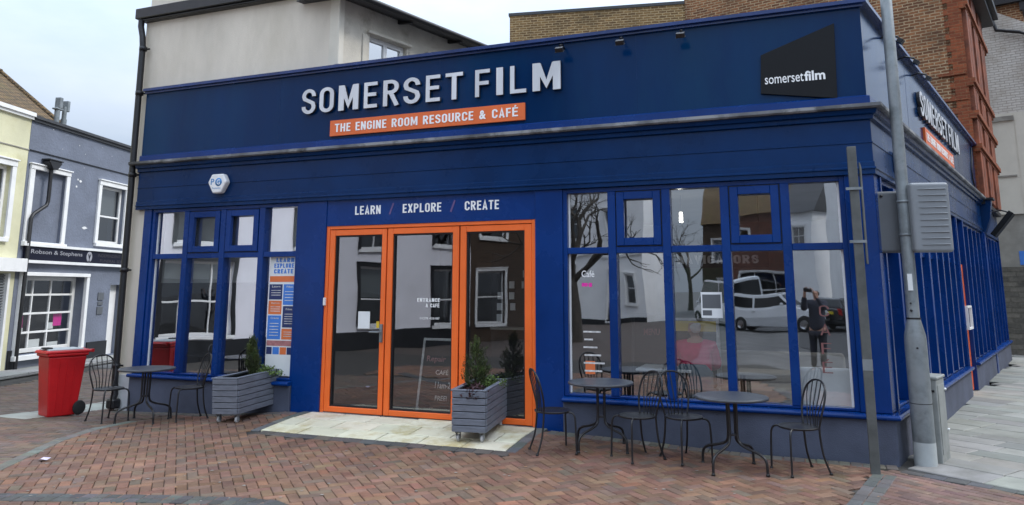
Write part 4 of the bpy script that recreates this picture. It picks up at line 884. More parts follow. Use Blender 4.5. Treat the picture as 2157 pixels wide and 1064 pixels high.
# ================================================================== STREET FURNITURE
def bez(pts, n=6):                          # smooth a polyline (Catmull-Rom)
    P = [Vector(p) for p in pts]; P = [P[0]*2-P[1]]+P+[P[-1]*2-P[-2]]; o = []
    for i in range(1, len(P)-2):
        for k in range(n):
            t = k/n; a, b, c, d = P[i-1], P[i], P[i+1], P[i+2]
            o.append(.5*((2*b)+(c-a)*t+(2*a-5*b+4*c-d)*t*t+(3*b-a-3*c+d)*t**3))
    o.append(P[-2]); return o
CH_G = 'black metal bistro chairs outside the shop'
def make_chair(label):
    t = thing('bistro_chair', label, 'chair', (0, 0, 0), 0, CH_G); ROOT.pop(t)
    s_ = MB(); s_.lathe([(0, .392), (.13, .389), (.165, .394), (.178, .402), (.182, .398), (.178, .385), (.16, .380), (0, .380)], n=28); s_.obj('seat', M['black'], t)
    for sx in (-1, 1):
        q = MB(); q.tube(bez([(sx*.10, -.10, .384), (sx*.135, -.155, .386), (sx*.158, -.180, .352), (sx*.166, -.187, .26), (sx*.172, -.193, .0)], 5), .0095); q.lathe([(.0, 0), (.016, 0), (.014, .012), (.0095, .02)], (sx*.172, -.193, 0), 8); q.obj('leg', M['black'], t)
        q = MB(); q.tube(bez([(sx*.128, .125, .40), (sx*.128, .130, .30), (sx*.135, .150, .15), (sx*.150, .20, .0)], 5), .0095); q.lathe([(.0, 0), (.016, 0), (.014, .012), (.0095, .02)], (sx*.150, .20, 0), 8); q.obj('leg', M['black'], t)
    hp = bez([(-.128, .125, .40), (-.155, .135, .50), (-.172, .16, .61), (-.155, .19, .72), (-.085, .212, .785), (0, .218, .80), (.085, .212, .785), (.155, .19, .72), (.172, .16, .61), (.155, .135, .50), (.128, .125, .40)], 5)
    q = MB(); q.tube(hp, .0095); h_ = q.obj('back_hoop', M['black'], t)
    q = MB()
    for k in range(5):
        a = (k-2)*.5; zt = .80-.035*abs(a)**2.2*1.2; xt = a*.135; xb = a*.075
        q.tube(bez([(xb, .155-.02*abs(a), .395), (xb*1.2, .15, .52), (xt*.95, .18, .66), (xt, .216-.012*abs(a), zt-.005)], 4), .0055, 6)
    q.obj('back_spokes', M['black'], h_)
    return t
def face(dx, dy): return math.atan2(dx, -dy)    # chair fronts look along -y
chairs = [((-2.29, -.755), (-.67, -.74), 'black bistro chair with its back to the red seated customer, left of the middle pair'),
          ((-3.13, -.83), (.32, .22), 'black bistro chair beside the right edge of the orange doors'),
          ((-1.865, -.625), (.6, -.62), 'black bistro chair just left of the right hand round table, right of the middle pair'),
          ((-.83, -.655), (-.32, -.2), 'black bistro chair nearest the grey signpost'),
          ((-9.02, -.93), (.35, -.06), 'black bistro chair beside the red wheelie bin'),
          ((-8.11, -.50), (-.20, -.35), 'black bistro chair between the far left table and the slatted planter')]
first = None
for (x, y), (dx, dy), lb in chairs:
    if first is None: first = make_chair(lb); first.location = (x, y, H(x, y)); first.rotation_euler = (0, 0, face(dx, dy))
    else: dup(first, (x, y, H(x, y)), face(dx, dy), lb)
TB_G = 'round bistro tables outside the shop'
def make_table(label):
    t = thing('bistro_table', label, 'table', (0, 0, 0), 0, TB_G); ROOT.pop(t)
    q = MB(); q.lathe([(0, .648), (.29, .648), (.325, .650), (.333, .645), (.333, .628), (.325, .624), (.31, .634), (0, .634)], n=40); q.obj('tabletop', M['tabletop'], t)
    q = MB(); q.box((-.055, -.055, .615), (.055, .055, .633)); q.obj('plate', M['black'], t); q = MB(); q.box((-.04, -.04, .30), (.04, .04, .315)); q.obj('bracket', M['black'], t)
    for k in range(4):
        a = R(45+90*k); c, s_ = math.cos(a), math.sin(a)
        q = MB(); q.tube(bez([(c*.048, s_*.048, .62), (c*.048, s_*.048, .45), (c*.048, s_*.048, .30), (c*.075, s_*.075, .235), (c*.16, s_*.16, .20), (c*.27, s_*.27, .17), (c*.325, s_*.325, .12), (c*.335, s_*.335, .0)], 5), .0125)
        q.lathe([(0, 0), (.019, 0), (.017, .012), (.0125, .02)], (c*.335, s_*.335, 0), 8); q.obj('leg', M['black'], t)
    return t
M['tabletop'] = paint('dark grey table top', (.050, .055, .066), .38, .18, 6, .15, 90, dirt=(.085, .09, .10), dirt_lo=.5, dirt_hi=.7)
t1 = make_table('round black metal table by the right edge of the orange doors'); t1.location = (-2.70, -.56, H(-2.7, -.56)+.004); t1.rotation_euler = (0, 0, R(17))
t2 = dup(t1, (-1.40, -.80, H(-1.4, -.8)+.0), R(18), 'round black metal table in front of the right hand window, nearest the signpost')
t3 = dup(t1, (-8.55, -.79, H(-8.55, -.79)+.0), R(21), 'round black metal table near the red bin at the left end of the shop')
# planters
PL_G = 'grey slatted planters on castors'
def make_planter(label):
    t = thing('planter', label, 'planter', (0, 0, 0), 0, PL_G); ROOT.pop(t)
    w_, l__, z0, z1 = .36, .92, .105, .52; nb = 6; bh = (z1-z0)/nb
    for sx, sy, nm in ((0, -1, 'end_panel'), (0, 1, 'end_panel'), (-1, 0, 'side_panel'), (1, 0, 'side_panel')):
        q = MB()
        for k in range(nb):
            a, b = z0+k*bh+.004, z0+(k+1)*bh-.004
            if sx == 0: y = l__/2*sy; q.box((-w_/2, y-.011, a), (w_/2, y+.011, b))
            else: x = (w_/2-.0)*sx; q.box((x-.011, -l__/2+.011, a), (x+.011, l__/2-.011, b))
        q.obj(nm, M['wood'], t, bevel=.004)
    q = MB(); q.box((-w_/2+.012, -l__/2+.012, z0+.01), (w_/2-.012, l__/2-.012, z0+.03))
    for sx in (-1, 1):
        for sy in (-1, 1): q.box((sx*(w_/2-.03)-.018, sy*(l__/2-.03)-.018, z0), (sx*(w_/2-.03)+.018, sy*(l__/2-.03)+.018, z1-.01))
        q.box((sx*(w_/2-.014)-.002, -l__/2+.012, z0+.004), (sx*(w_/2-.014)+.002, l__/2-.012, z1-.012))
    for sy in (-1, 1): q.box((-w_/2+.012, sy*(l__/2-.014)-.002, z0+.004), (w_/2-.012, sy*(l__/2-.014)+.002, z1-.012))
    q.obj('liner', M['dark'], t)
    q = MB()
    for sx in (-1, 1): q.box((sx*(w_/2-.012)-.030, -l__/2-.011, z1), (sx*(w_/2-.012)+.022, l__/2+.011, z1+.016))
    for sy in (-1, 1): q.box((-w_/2+.018, sy*(l__/2-.012)-.022, z1), (w_/2-.018, sy*(l__/2-.012)+.022, z1+.0158))
    q.obj('rim', M['wood'], t, bevel=.003)
    MB().box((-w_/2+.02, -l__/2+.02, z0+.04), (w_/2-.02, l__/2-.02, z1-.05)).obj('soil', M['soil'], t)
    for sx in (-1, 1):
        for sy in (-1, 1):
            x, y = sx*(w_/2-.05), sy*(l__/2-.06)
            q = MB(); q.lathe([(0, -.014), (.03, -.014), (.038, -.008), (.038, .008), (.03, .014), (0, .014)], (x, y, .038), 16, axis=0); c_ = q.obj('castor', M['castor'], t)
            q = MB(); q.box((x-.022, y-.018, .035), (x-.017, y+.018, .095)).box((x+.017, y-.018, .035), (x+.022, y+.018, .095)).box((x-.03, y-.03, .092), (x+.03, y+.03, .104)); q.lathe([(.0, -.024), (.010, -.024), (.010, .024), (0, .024)], (x, y, .038), 8, axis=0); q.obj('castor_fork', M['galv'], c_)
    return t
pa, pb = R(7), R(6.5)
def pl_loc(cx, cy, rz):                                                    # from the near right-hand corner to the centre
    v = Matrix.Rotation(rz, 2) @ Vector((-.18, .46)); return (cx+v.x, cy+v.y, H(cx+v.x, cy+v.y+.0))
PLA = pl_loc(-3.87, -.80, R(8)); PLB = pl_loc(-7.14, -.72, R(3))
p1_ = make_planter('grey slatted planter on the cream slab in front of the right hand orange door'); p1_.location = (PLA[0], PLA[1], .062); p1_.rotation_euler = (R(1), 0, R(8))
p2_ = dup(p1_, (PLB[0], PLB[1], .045), R(3), 'grey slatted planter under the left window, left of the orange doors'); p2_.rotation_euler = (R(2), R(-2.0), R(3))
def leaf(mb, c, d, ln, wd, col=None, bend=.15):
    d = Vector(d).normalized(); s_ = d.cross(Vector((random.uniform(-1, 1), random.uniform(-1, 1), random.uniform(-1, 1)))).normalized(); c = Vector(c); n_ = d.cross(s_)
    mb.add([c, c+d*ln*.5+s_*wd/2+n_*ln*bend*.3, c+d*ln+n_*ln*bend, c+d*ln*.5-s_*wd/2+n_*ln*bend*.3], [(0, 1, 2, 3)], col)
def conifer(label, loc, ht, rad, seed, lean=0):
    random.seed(seed); t = thing('conifer_shrub', label, 'shrub', loc, 0, 'small conifers in the planters'); ROOT.pop(t)
    q = MB(); q.tube([(0, 0, -.05), (0, 0, ht*.5), (lean, 0, ht*.92)], [.018, .014, .004], 6); q.obj('trunk', M['bark'], t)
    q = MB()
    for k in range(95):                                                  # upright sprays
        h = random.random()**1.15; a = random.uniform(0, 2*math.pi); prof = (min(1, (h+.10)*3.2)*(1-h)**.62)*random.uniform(.55, 1.12)
        rr = rad*prof; base = Vector((lean*h+rr*.35*math.cos(a), rr*.35*math.sin(a), ht*h*.82)); tip = Vector((lean*h+rr*math.cos(a), rr*math.sin(a), ht*h*.80+random.uniform(.07, .20)))
        k_ = random.uniform(.35, 1.5); c_ = (k_*random.uniform(.8, 1.15), k_, k_*random.uniform(.5, 1))
        for m in range(46):
            f_ = random.random()**.6; p = base.lerp(tip, f_)+Vector([random.gauss(0, .011) for _ in range(3)])
            d = (tip-base).normalized()+Vector((random.uniform(-.7, .7), random.uniform(-.7, .7), random.uniform(-.1, .7))); leaf(q, p, d, random.uniform(.018, .036), .0075, c_)
    q.obj('foliage', M['conifer'], t); return t
def sprig(name, label, loc, n, spread, ht, mat, size, seed, droop=0, cat='plant'):
    random.seed(seed); t = thing(name, label, cat, loc); ROOT.pop(t); q = MB(); st = MB()
    for k in range(n):
        a = random.uniform(0, 2*math.pi); r_ = spread*random.random()**.5; h = ht*random.uniform(.4, 1)*(1-.5*(r_/spread)**2)
        top = Vector((r_*math.cos(a), r_*math.sin(a)*1.0, h-droop*(r_/spread)**2)); st.tube([(top.x*.3, top.y*.3, -.04), (top.x*.7, top.y*.7, h*.7), top], .0022, 4)
        kk = random.uniform(.5, 1.5)
        for m in range(7):
            d = Vector((random.uniform(-1, 1), random.uniform(-1, 1), random.uniform(-.2, .9))); leaf(q, top+Vector([random.gauss(0, size*.5) for _ in range(3)]), d, size*random.uniform(.6, 1.2), size*.6, (kk, kk, kk*.8))
    st.obj('stem', M['leaf'] if mat == 'leaf' else M['purple'], t); q.obj('foliage', M[mat], t); return t
cA = Matrix.Rotation(R(8), 2); cB = Matrix.Rotation(R(3), 2)
def on(P, rot, x, y, z): v = rot @ Vector((x, y)); return (P[0]+v.x, P[1]+v.y, z)
conifer('upright green conifer in the planter on the cream slab', on(PLA, cA, -.03, -.12, .52), .52, .20, 3, .01)
conifer('dark narrow conifer in the planter under the left window', on(PLB, cB, -.0, .02, .50), .50, .125, 5, -.03)
sprig('heuchera', 'dark purple leaved plant spilling over the front of the right planter', on(PLA, cA, .03, -.36, .555), 46, .13, .07, 'purple', .045, 8, .06)
sprig('leafy_plant', 'bright green leafy plant at the back of the right planter', on(PLA, cA, .06, .20, .53), 60, .17, .12, 'leaf', .032, 9)
sprig('leafy_plant', 'bright green leafy plant along the left planter', on(PLB, cB, .08, .20, .52), 80, .20, .12, 'leaf', .032, 12)
# --- red wheelie bin
wb = thing('wheelie_bin', 'red wheelie bin with a white lid top standing by the lane', 'bin', (-9.92, -1.0, -.02), 0); 
ub = Vector((.30, .954, 0)); vb = Vector((-.954, .30, 0))                  # u: front to handle, v: across
ROOT[wb] = Matrix.Translation((-9.92, -1.0, -.02)); TBn = Matrix(((ub.x*.82, vb.x*.74, 0, -9.93), (ub.y*.82, vb.y*.74, 0, -1.02), (0, 0, .955, -.02), (0, 0, 0, 1)))
def frustum(mb, b0, b1, z0, z1, T):
    (a0, a1, c0, c1), (d0, d1, e0, e1) = b0, b1
    mb.add([(a0, c0, z0), (a1, c0, z0), (a1, c1, z0), (a0, c1, z0), (d0, e0, z1), (d1, e0, z1), (d1, e1, z1), (d0, e1, z1)], [(3, 2, 1, 0), (4, 5, 6, 7), (0, 1, 5, 4), (1, 2, 6, 5), (2, 3, 7, 6), (3, 0, 4, 7)], None, T)
q = MB(); frustum(q, (.0, .42, .04, .46), (-.07, .50, 0, .50), 0, .80, TBn); frustum(q, (-.09, .52, -.02, .52), (-.10, .53, -.025, .525), .80, .845, TBn); q.obj('body', M['red'], wb, bevel=.018, seg=3)
q = MB(); frustum(q, (-.13, .57, -.03, .53), (-.11, .57, -.02, .52), .846, .885, TBn); q.obj('lid', M['red'], wb, bevel=.012, seg=2)
q = MB(); frustum(q, (-.08, .46, .02, .48), (-.06, .44, .04, .46), .886, .905, TBn); q.obj('lid_panel', M['pale'], wb, bevel=.006)
q = MB(TBn); q.box((-.10, .12, .906), (.02, .34, .925)); q.obj('lid_clip', M['rubber'], wb, bevel=.01)
q = MB(TBn); q.tube([(.60, .02, .86), (.60, .48, .86)], .016); q.box((.50, .02, .84), (.61, .06, .885)).box((.50, .44, .84), (.61, .48, .885)); q.obj('handle', M['red'], wb)
for y in (-.015, .515):
    q = MB(TBn); q.lathe([(0, -.025), (.075, -.025), (.095, -.018), (.098, 0), (.095, .018), (.075, .025), (0, .025)], (.44, y, .098), 24, axis=1); q.obj('wheel', M['rubber'], wb)
q = MB(); frustum(q, (.0-.006, .004, .03, .10), (-.045, -.02, .02, .09), .46, .60, TBn); q.obj('sticker', M['label'], wb)
for k in range(3): q = MB(); frustum(q, (.10+.10*k, .115+.10*k, .030, .06), (.10+.115*k, .115+.115*k, -.006, .05), .06, .74, TBn); q.obj('moulded_rib', M['red'], wb)
# --- lamp post, signal casings, cabinet, sign post
lp = thing('lamp_post', 'tall galvanised lamp post at the shop corner', 'lamp post', (.261, .078, 0))
q = MB(); q.lathe([(.098, .21), (.098, 1.14), (.094, 1.20), (.062, 1.34), (.058, 1.37), (.057, 3.5), (.050, 8.5), (0, 8.5)], n=28); local(lp); q.obj('column', M['galv'], lp, world=False)
q = MB(); q.lathe([(.099, -.02), (.099, .21), (.0985, .213)], n=28); q.obj('painted_base', M['pale'], lp, world=False)
q = MB(); q.lathe([(.0982, .56), (.1005, .563), (.0982, .567)], n=28); q.lathe([(.063, 1.345), (.066, 1.35), (.063, 1.362)], n=28); q.obj('seam', M['dark'], lp, world=False)
q = MB(); q.box((-.03, -.064, 1.62), (.012, -.0575, 1.78)); q.obj('sticker', M['card'], lp, world=False)
q = MB(); q.lathe([(0, -.066), (.008, -.066), (.008, -.056)], (-.02, 0, 1.5), 8, axis=1); q.lathe([(0, -.104), (.01, -.104), (.01, -.095)], (.0, 0, 1.08), 8, axis=1); q.lathe([(0, -.066), (.012, -.066), (.012, -.056)], (-.02, 0, 1.43), 8, axis=1); q.obj('bolt', M['dark'], lp, world=False)
q = MB(); q.lathe([(.0575, -.012), (.062, -.012), (.062, .012), (.0575, .012)], (0, 0, 2.49), 20); q.lathe([(.0575, -.012), (.062, -.012), (.062, .012), (.0575, .012)], (0, 0, 2.16), 20); q.obj('clamp_band', M['galv'], lp, world=False)
q = MB(); q.tube([(0, 0, 8.45), (0, -.3, 8.6), (0, -.9, 8.65)], .03); q.obj('arm', M['galv'], lp, world=False)
q = MB(); q.box((-.12, -1.5, 8.6), (.12, -.85, 8.72)); q.obj('lantern', M['panelgrey'], lp, world=False, bevel=.03)
def casing(name, label, c, rz, w_, h_, d_, mat, ribs):
    t = thing(name, label, 'sign box', c, rz, 'sign casings on the lamp post'); ROOT.pop(t)
    q = MB(); q.box((-w_/2, -d_/2, -h_/2), (w_/2, d_/2, h_/2)); q.obj('case', M[mat], t, bevel=.03, seg=4)
    if ribs:
        q = MB()
        for k in range(10):
            z = -h_/2+.07+k*(h_-.14)/9; q.prism([(-w_*.32, 0), (w_*.40, 0), (w_*.40, .012), (w_*.1, .010)], -d_/2-.010, -d_/2+.005, M=Matrix.Translation((0, 0, z)))
        q.obj('rib', M[mat], t, bevel=.003)
    else:
        q = MB()
        for x, z in ((-w_*.36, h_*.4), (-w_*.1, h_*.42), (-w_*.3, -h_*.36)): q.lathe([(0, -d_/2-.012), (.014, -d_/2-.012), (.014, -d_/2)], (x, 0, z), 8, axis=1)
        q.obj('bolt', M['dark'], t)
    q = MB(); q.box((-.03, 0, -.03), (.03, .01, .03)); return t
casing('sign_casing', 'pale grey ribbed casing fixed to the right side of the lamp post', (.475, .06, 2.325), R(14), .36, .68, .12, 'panelgrey', True)
casing('sign_casing', 'darker flat grey casing fixed to the left side of the lamp post', (.09, .16, 2.30), R(12), .30, .62, .07, 'paneldark', False)
q = MB(MS @ Matrix.Translation((.0, .28, 0))); 
uc = thing('utility_cabinet', 'narrow grey steel utility cabinet behind the lamp post base', 'cabinet', (.42, .35, 0))
TC = wall_frame((.36, .19), (.33, .95)); 
q = MB(TC); q.box((0, -.06, -.02), (.34, .06, .77)); q.obj('body', M['greypaint'], uc, bevel=.006)
q = MB(TC); q.box((-.012, -.072, .77), (.352, .072, .80)); q.obj('lid', M['greypaint'], uc, bevel=.008)
q = MB(TC); q.box((.03, .061, .08), (.31, .066, .72)); d_ = q.obj('door', M['greypaint'], uc, bevel=.003)
q = MB(TC); q.lathe([(0, -.02), (.012, -.02), (.012, .012), (0, .012)], (.30, .07, .66), 8, axis=1); q.lathe([(0, -.02), (.012, -.02), (.012, .012), (0, .012)], (.30, .07, .28), 8, axis=1); q.obj('lock', M['card'], d_)
q = MB(TC); q.box((-.001, .0, .655), (-.0075, .04, .675)); q.obj('vent', M['dark'], uc)
sp = thing('sign_post', 'grey square steel signpost in front of the right pilaster', 'post', (-.21, -.47, 0)); local(sp)
q = MB(); q.box((-.040, -.035, -.05), (.040, -.028, 2.98)).box((-.040, -.028, -.05), (-.033, .035, 2.98)).box((.033, -.028, -.05), (.040, .035, 2.98)); q.obj('channel', M['postgrey'], sp, world=False, bevel=.003)
q = MB(); q.box((-.042, -.037, .9), (.042, -.034, 1.0)); q.obj('band', M['galv'], sp, world=False)
q = MB(); q.box((-.075, -.048, 2.56), (.07, -.036, 2.585)).box((-.075, -.048, 2.06), (.07, -.036, 2.085)); q.obj('clip', M['galv'], sp, world=False)
pl = thing('sign_plate', 'dark road sign plate seen edge on, clipped to the grey signpost', 'sign', (-.145, -.42, 2.35), R(84)); ROOT.pop(pl)
q = MB(); q.box((-.02, -.006, -.48), (.30, .006, .48)); q.obj('plate', M['postgrey'], pl, world=False, bevel=.003)
# litter and leaves
random.seed(21)
q = MB(); q.add([(-.05, -.02, .004), (.0, -.035, .02), (.05, -.01, .008), (.06, .03, .025), (.01, .035, .01), (-.04, .03, .022), (0, 0, .03)], [(0, 1, 6), (1, 2, 6), (2, 3, 6), (3, 4, 6), (4, 5, 6), (5, 0, 6)])
o = q.obj('paper_scrap', M['litter']); o.location = (-7.62, -2.82, .004); tag(o, 'crumpled lilac paper scrap on the bricks by the curved grey band', 'litter')
q = MB()
for k in range(46):
    x, y = random.uniform(-8.6, 0), random.uniform(-4.2, -.5)
    if inside_slab(x, y): continue
    a = random.uniform(0, 6.28); r_ = random.uniform(.007, .018)
    q.add([(x+r_*math.cos(a+b)*random.uniform(.5, 1.2), y+r_*math.sin(a+b)*random.uniform(.5, 1.2), H(x, y)+.006+.004*random.random()) for b in (0, 1.3, 2.6, 3.9, 5.1)], [(0, 1, 2, 3, 4)])
tag(q.obj('leaf_litter', M['dry']), None or 'scattered specks of dry leaf and grit on the brick paving', 'litter', None, 'stuff')

# ================================================================== INSIDE THE SHOP
def inside_text(mb, s, xa, xb, z, h, y, bold=.0): text(mb, s, xa, xb, z, h, TF(y), 0, bold)
bl = MB().box((-9.46, .20, 1.735), (-6.96, .205, 2.74)).box((-9.46, .195, 1.715), (-6.96, .21, 1.735)); tag(bl.obj('roller_blind', M['blind']), 'pale roller blind half drawn behind the left window', 'blind')
po = thing('window_poster', 'tall poster of blue, navy and orange panels in the left window near the doors', 'poster', (-7.2, .1, .6))
q = MB(); q.box((-7.43, .0815, .51), (-6.985, .0835, 2.055)); q.obj('sheet', M['card'], po)
def tiles(nm, mat, l):
    for a, b, c, d in l: MB().box((-7.43+a*.445, .0800, 2.055-d*1.545), (-7.43+b*.445, .0817, 2.055-c*1.545)).obj(nm, M[mat], po)
tiles('navy_panel', 'poster_navy', [(.02, .50, .235, .365), (.55, .99, .42, .60), (.02, .22, .765, .825), (.76, .99, .765, .825)])
tiles('blue_panel', 'poster_blue', [(.54, .99, .235, .41), (.02, .50, .50, .70), (.25, .48, .765, .825)])
tiles('orange_panel', 'poster_orange', [(.02, .99, .165, .215), (.02, .50, .375, .49), (.54, .99, .61, .70), (.51, .74, .765, .825)])
tiles('strip', 'chalkpink', [(.02, .99, .71, .755)])
q = MB()
for k, s_ in enumerate(('LEARN', 'EXPLORE', 'CREATE')): caps(q, s_, -7.36+(k == 0)*.03, -7.04-(k == 2)*.01, 1.985-k*.075, .058, .2, TF(.0815), .0, .002)
q.obj('lettering', M['poster_blue'], po)
q = MB()
for s_, a, b, c in (('Learn', .12, .42, .262), ('Explore', .12, .42, .405), ('Create', .12, .42, .53), ('Film', .65, .88, .265), ('Film', .66, .88, .455)): text(q, s_, -7.43+a*.445, -7.43+b*.445, 2.055-c*1.545, .026, TF(.0800), .001, .01)
for a, b, c in [(.1, .45, .29+.02*i) for i in range(3)]+[(.1, .45, .43+.018*i) for i in range(3)]+[(.1, .42, .57+.025*i) for i in range(5)]+[(.6, .92, .30+.025*i) for i in range(4)]+[(.62, .92, .49+.02*i) for i in range(5)]+[(.62, .92, .64+.018*i) for i in range(3)]:
    q.box((-7.43+a*.445, .0785, 2.055-c*1.545), (-7.43+b*.445, .0799, 2.055-c*1.545+.008))
q.obj('small_print', M['chalk'], po)
dl = thing('glass_lettering', 'small white entrance lettering on the glass of the middle orange door', 'lettering', (-5, .07, 1.5))
q = MB(); caps(q, 'ENTRANCE', -5.17, -4.86, 1.475, .045, .17, TF(.0745), 0, .002); q.obj('words', M['signwhite'], dl); q = MB(); caps(q, '& CAFÉ', -5.05, -4.865, 1.41, .045, .17, TF(.0745), 0, .002); q.obj('words', M['signwhite'], dl); q = MB(); text(q, '01278 433187', -5.13, -4.86, 1.265, .026, TF(.0745), .001, .01); q.obj('phone_number', M['signwhite'], dl)
cl = thing('glass_lettering', 'white word over a pink label on the window glass beside the wide blue pilaster', 'lettering', (-3.0, .08, 1.8))
q = MB(); inside_text(q, 'Café', -3.07, -2.92, 1.765, .075, .0845, .01); q.obj('words', M['signwhite'], cl)
q = MB(); q.box((-3.07, .0865, 1.66), (-3.0, .0875, 1.70)).box((-2.99, .0865, 1.655), (-2.95, .0875, 1.70)); q.obj('pink_label', M['pink'], cl)
q = MB()
for k, (a, b) in enumerate(((-3.06, -2.86), (-3.05, -2.95), (-3.06, -2.90), (-3.05, -2.86), (-3.06, -2.82), (-3.05, -2.85), (-3.05, -2.97))): q.box((a, .0855, 1.15-k*.085), (b, .0865, 1.15-k*.085+.018))
q.obj('menu_line', M['chalk'], cl)
q = MB(); q.box((-3.04, .0865, .70), (-2.93, .0875, .84)); q.obj('orange_label', M['poster_orange'], cl)
cf = thing('glass_lettering', 'faded reddish letters running down the front pane nearest the signpost', 'lettering', (-.55, .08, 1.2))
for k, c in enumerate('CAFÉ'): q = MB(); caps(q, c, -.585, -.49, 1.36-k*.185, .11, .09, TF(.0865), 0, .002); q.obj('letter', M['redtext'], cf)
# furniture and people behind the right window
FL = .10
def slab_table(name, label, c, w_, d_, h_, top, leg):
    t = thing(name, label, 'table', (c[0], c[1], FL)); ROOT.pop(t)
    q = MB(); q.box((-w_/2, -d_/2, h_-.03), (w_/2, d_/2, h_)); q.obj('tabletop', M[top], t, bevel=.006)
    for sx in (-1, 1):
        for sy in (-1, 1): q = MB(); q.box((sx*(w_/2-.05)-.015, sy*(d_/2-.05)-.015, 0), (sx*(w_/2-.05)+.015, sy*(d_/2-.05)+.015, h_-.03)); q.obj('leg', M[leg], t)
    return t
slab_table('cafe_table', 'café table with a pale cloth inside behind the left round table', (-2.25, .75), .62, .55, .64, 'card', 'brown')
slab_table('cafe_table', 'brown café table inside behind the right round table', (-1.1, .72), .72, .5, .64, 'beige', 'brown')
slab_table('desk', 'long pale desk inside behind the left window', (-8.3, .75), 2.2, .5, .58, 'dim', 'dim')
pb_ = tag(MB().box((-.80, .15, FL), (-.30, .19, .85)).obj('display_board', M['card'], None, bevel=.004), 'low white board standing inside the rightmost front pane', 'board')
tag(MB().box((-1.75, .0835, 1.33), (-1.53, .0855, 1.60)).obj('photo_poster', M['card']), 'small pale poster with dark pictures on the window glass', 'poster')
pq = MB().box((-1.735, .0825, 1.43), (-1.545, .0833, 1.575)).box((-1.735, .0826, 1.355), (-1.64, .0833, 1.41))
o = bpy.data.objects['photo_poster']; pq.obj('dark_picture', M['paneldark'], o)
so_ = thing('sofa', 'beige sofa inside below the right hand window', 'sofa', (-1.2, 1.5, FL))
q = MB(); q.box((-1.9, 1.3, FL), (-.3, 2.1, .48)); q.obj('seat', M['beige'], so_, bevel=.05, seg=3); q = MB(); q.box((-1.9, 1.95, .48), (-.3, 2.2, .85)); q.obj('backrest', M['beige'], so_, bevel=.05, seg=3)
def a_board(label, c, rz, w_, h_, lines, frame='chalk', head=None):
    t = thing('sandwich_board', label, 'sandwich board', (c[0], c[1], c[2]), rz); ROOT.pop(t)
    for s_ in (1, -1):
        T = Matrix.Rotation(R(11)*s_, 4, 'X') @ Matrix.Translation((0, 0, 0)); T = Matrix.Translation((0, -s_*h_*.19, 0)) @ Matrix.Rotation(-R(11)*s_, 4, 'X')
        q = MB(T); q.box((-w_/2+.03, -.008, .08), (w_/2-.03, .008, h_-.03)); b_ = q.obj('board', M['blackboard'], t)
        q = MB(T); q.box((-w_/2, -.014, 0), (-w_/2+.03, .014, h_)).box((w_/2-.03, -.014, 0), (w_/2, .014, h_)).box((-w_/2+.03, -.014, h_-.03), (w_/2-.03, .014, h_)); q.obj('frame', M[frame], b_)
        if s_ == 1:
            if head: q = MB(T); q.box((-w_/2+.03, -.0095, h_-.16), (w_/2-.03, -.0085, h_-.035)); q.obj('header', M[head], b_)
            for s2, x0, x1, z, hh, mat in lines:
                q = MB(T); text(q, s2, x0*w_, x1*w_, z*h_, hh, lambda x, z_, d: (x, -.0095-d, z_), .0005, .015); q.obj('chalk_words', M[mat], b_)
    return t
a_board('black chalkboard behind the middle orange door', (-5.07, .62, FL), R(-4), .58, .92, [('Repair', -.36, .12, .66, .09, 'chalkpink'), ('CAFÉ', -.10, .22, .51, .07, 'chalk'), ('11am-2', -.08, .30, .33, .08, 'chalk'), ('FREE!', -.05, .25, .17, .06, 'chalk')])
a_board('black menu board inside behind the left round table', (-2.55, 1.5, FL), R(0), .50, 1.25, [('MENU', -.2, .2, .78, .08, 'chalkpink'), ('Cakes', -.2, .2, .3, .07, 'chalk')], 'black')
a_board('dark sign with a yellow head and white frame behind the seated customer', (-2.02, 1.35, FL), R(0), .62, 1.20, [], 'chalk', 'yellow')
nv = thing('hanging_banner', 'dark banner with faint grey capitals hanging inside the large right window', 'banner', (-1.7, 1.6, 1.95))
q = MB(); q.box((-2.35, 1.6, 1.90), (-1.1, 1.62, 2.12)); q.obj('cloth', M['blackboard'], nv)
q = MB(); caps(q, 'NAVIGATORS', -2.22, -1.22, 1.95, .105, .18, TF(1.599), .001, .004); q.obj('words', M['chalk'], nv)
q = MB(); q.tube([(-2.25, 1.61, 2.12), (-2.25, 1.61, 2.80)], .004, 4); q.tube([(-1.2, 1.61, 2.12), (-1.2, 1.61, 2.80)], .004, 4); q.obj('wire', M['dark'], nv)
gb = tag(MB().box((-2.5, 2.9, FL), (-1.75, 3.0, 2.1)).obj('green_display', paint('dark green board', (.02, .10, .045), .7, .2, 3)), 'dark green display board at the back of the café', 'board')
# a rack of cards on the back wall seen through the right hand door
ck = thing('card_rack', 'dark rack of pale cards inside the right hand orange door', 'rack', (-4.1, .9, 1.3))
q = MB(); q.box((-4.55, .95, FL), (-3.55, 1.0, 2.1)); q.obj('panel', M['dim'], ck)
q = MB(); random.seed(4)
for i in range(5):
    for j in range(5):
        if random.random() < .75: x, z = -4.45+i*.17+random.uniform(-.02, .02), 1.22+j*.14; q.box((x, .935, z), (x+.07, .949, z+.09))
q.obj('card', M['card'], ck)
q = MB(); q.box((-4.5, .80, 1.12), (-3.6, .95, 1.15)); q.obj('shelf', M['greyrender'], ck)

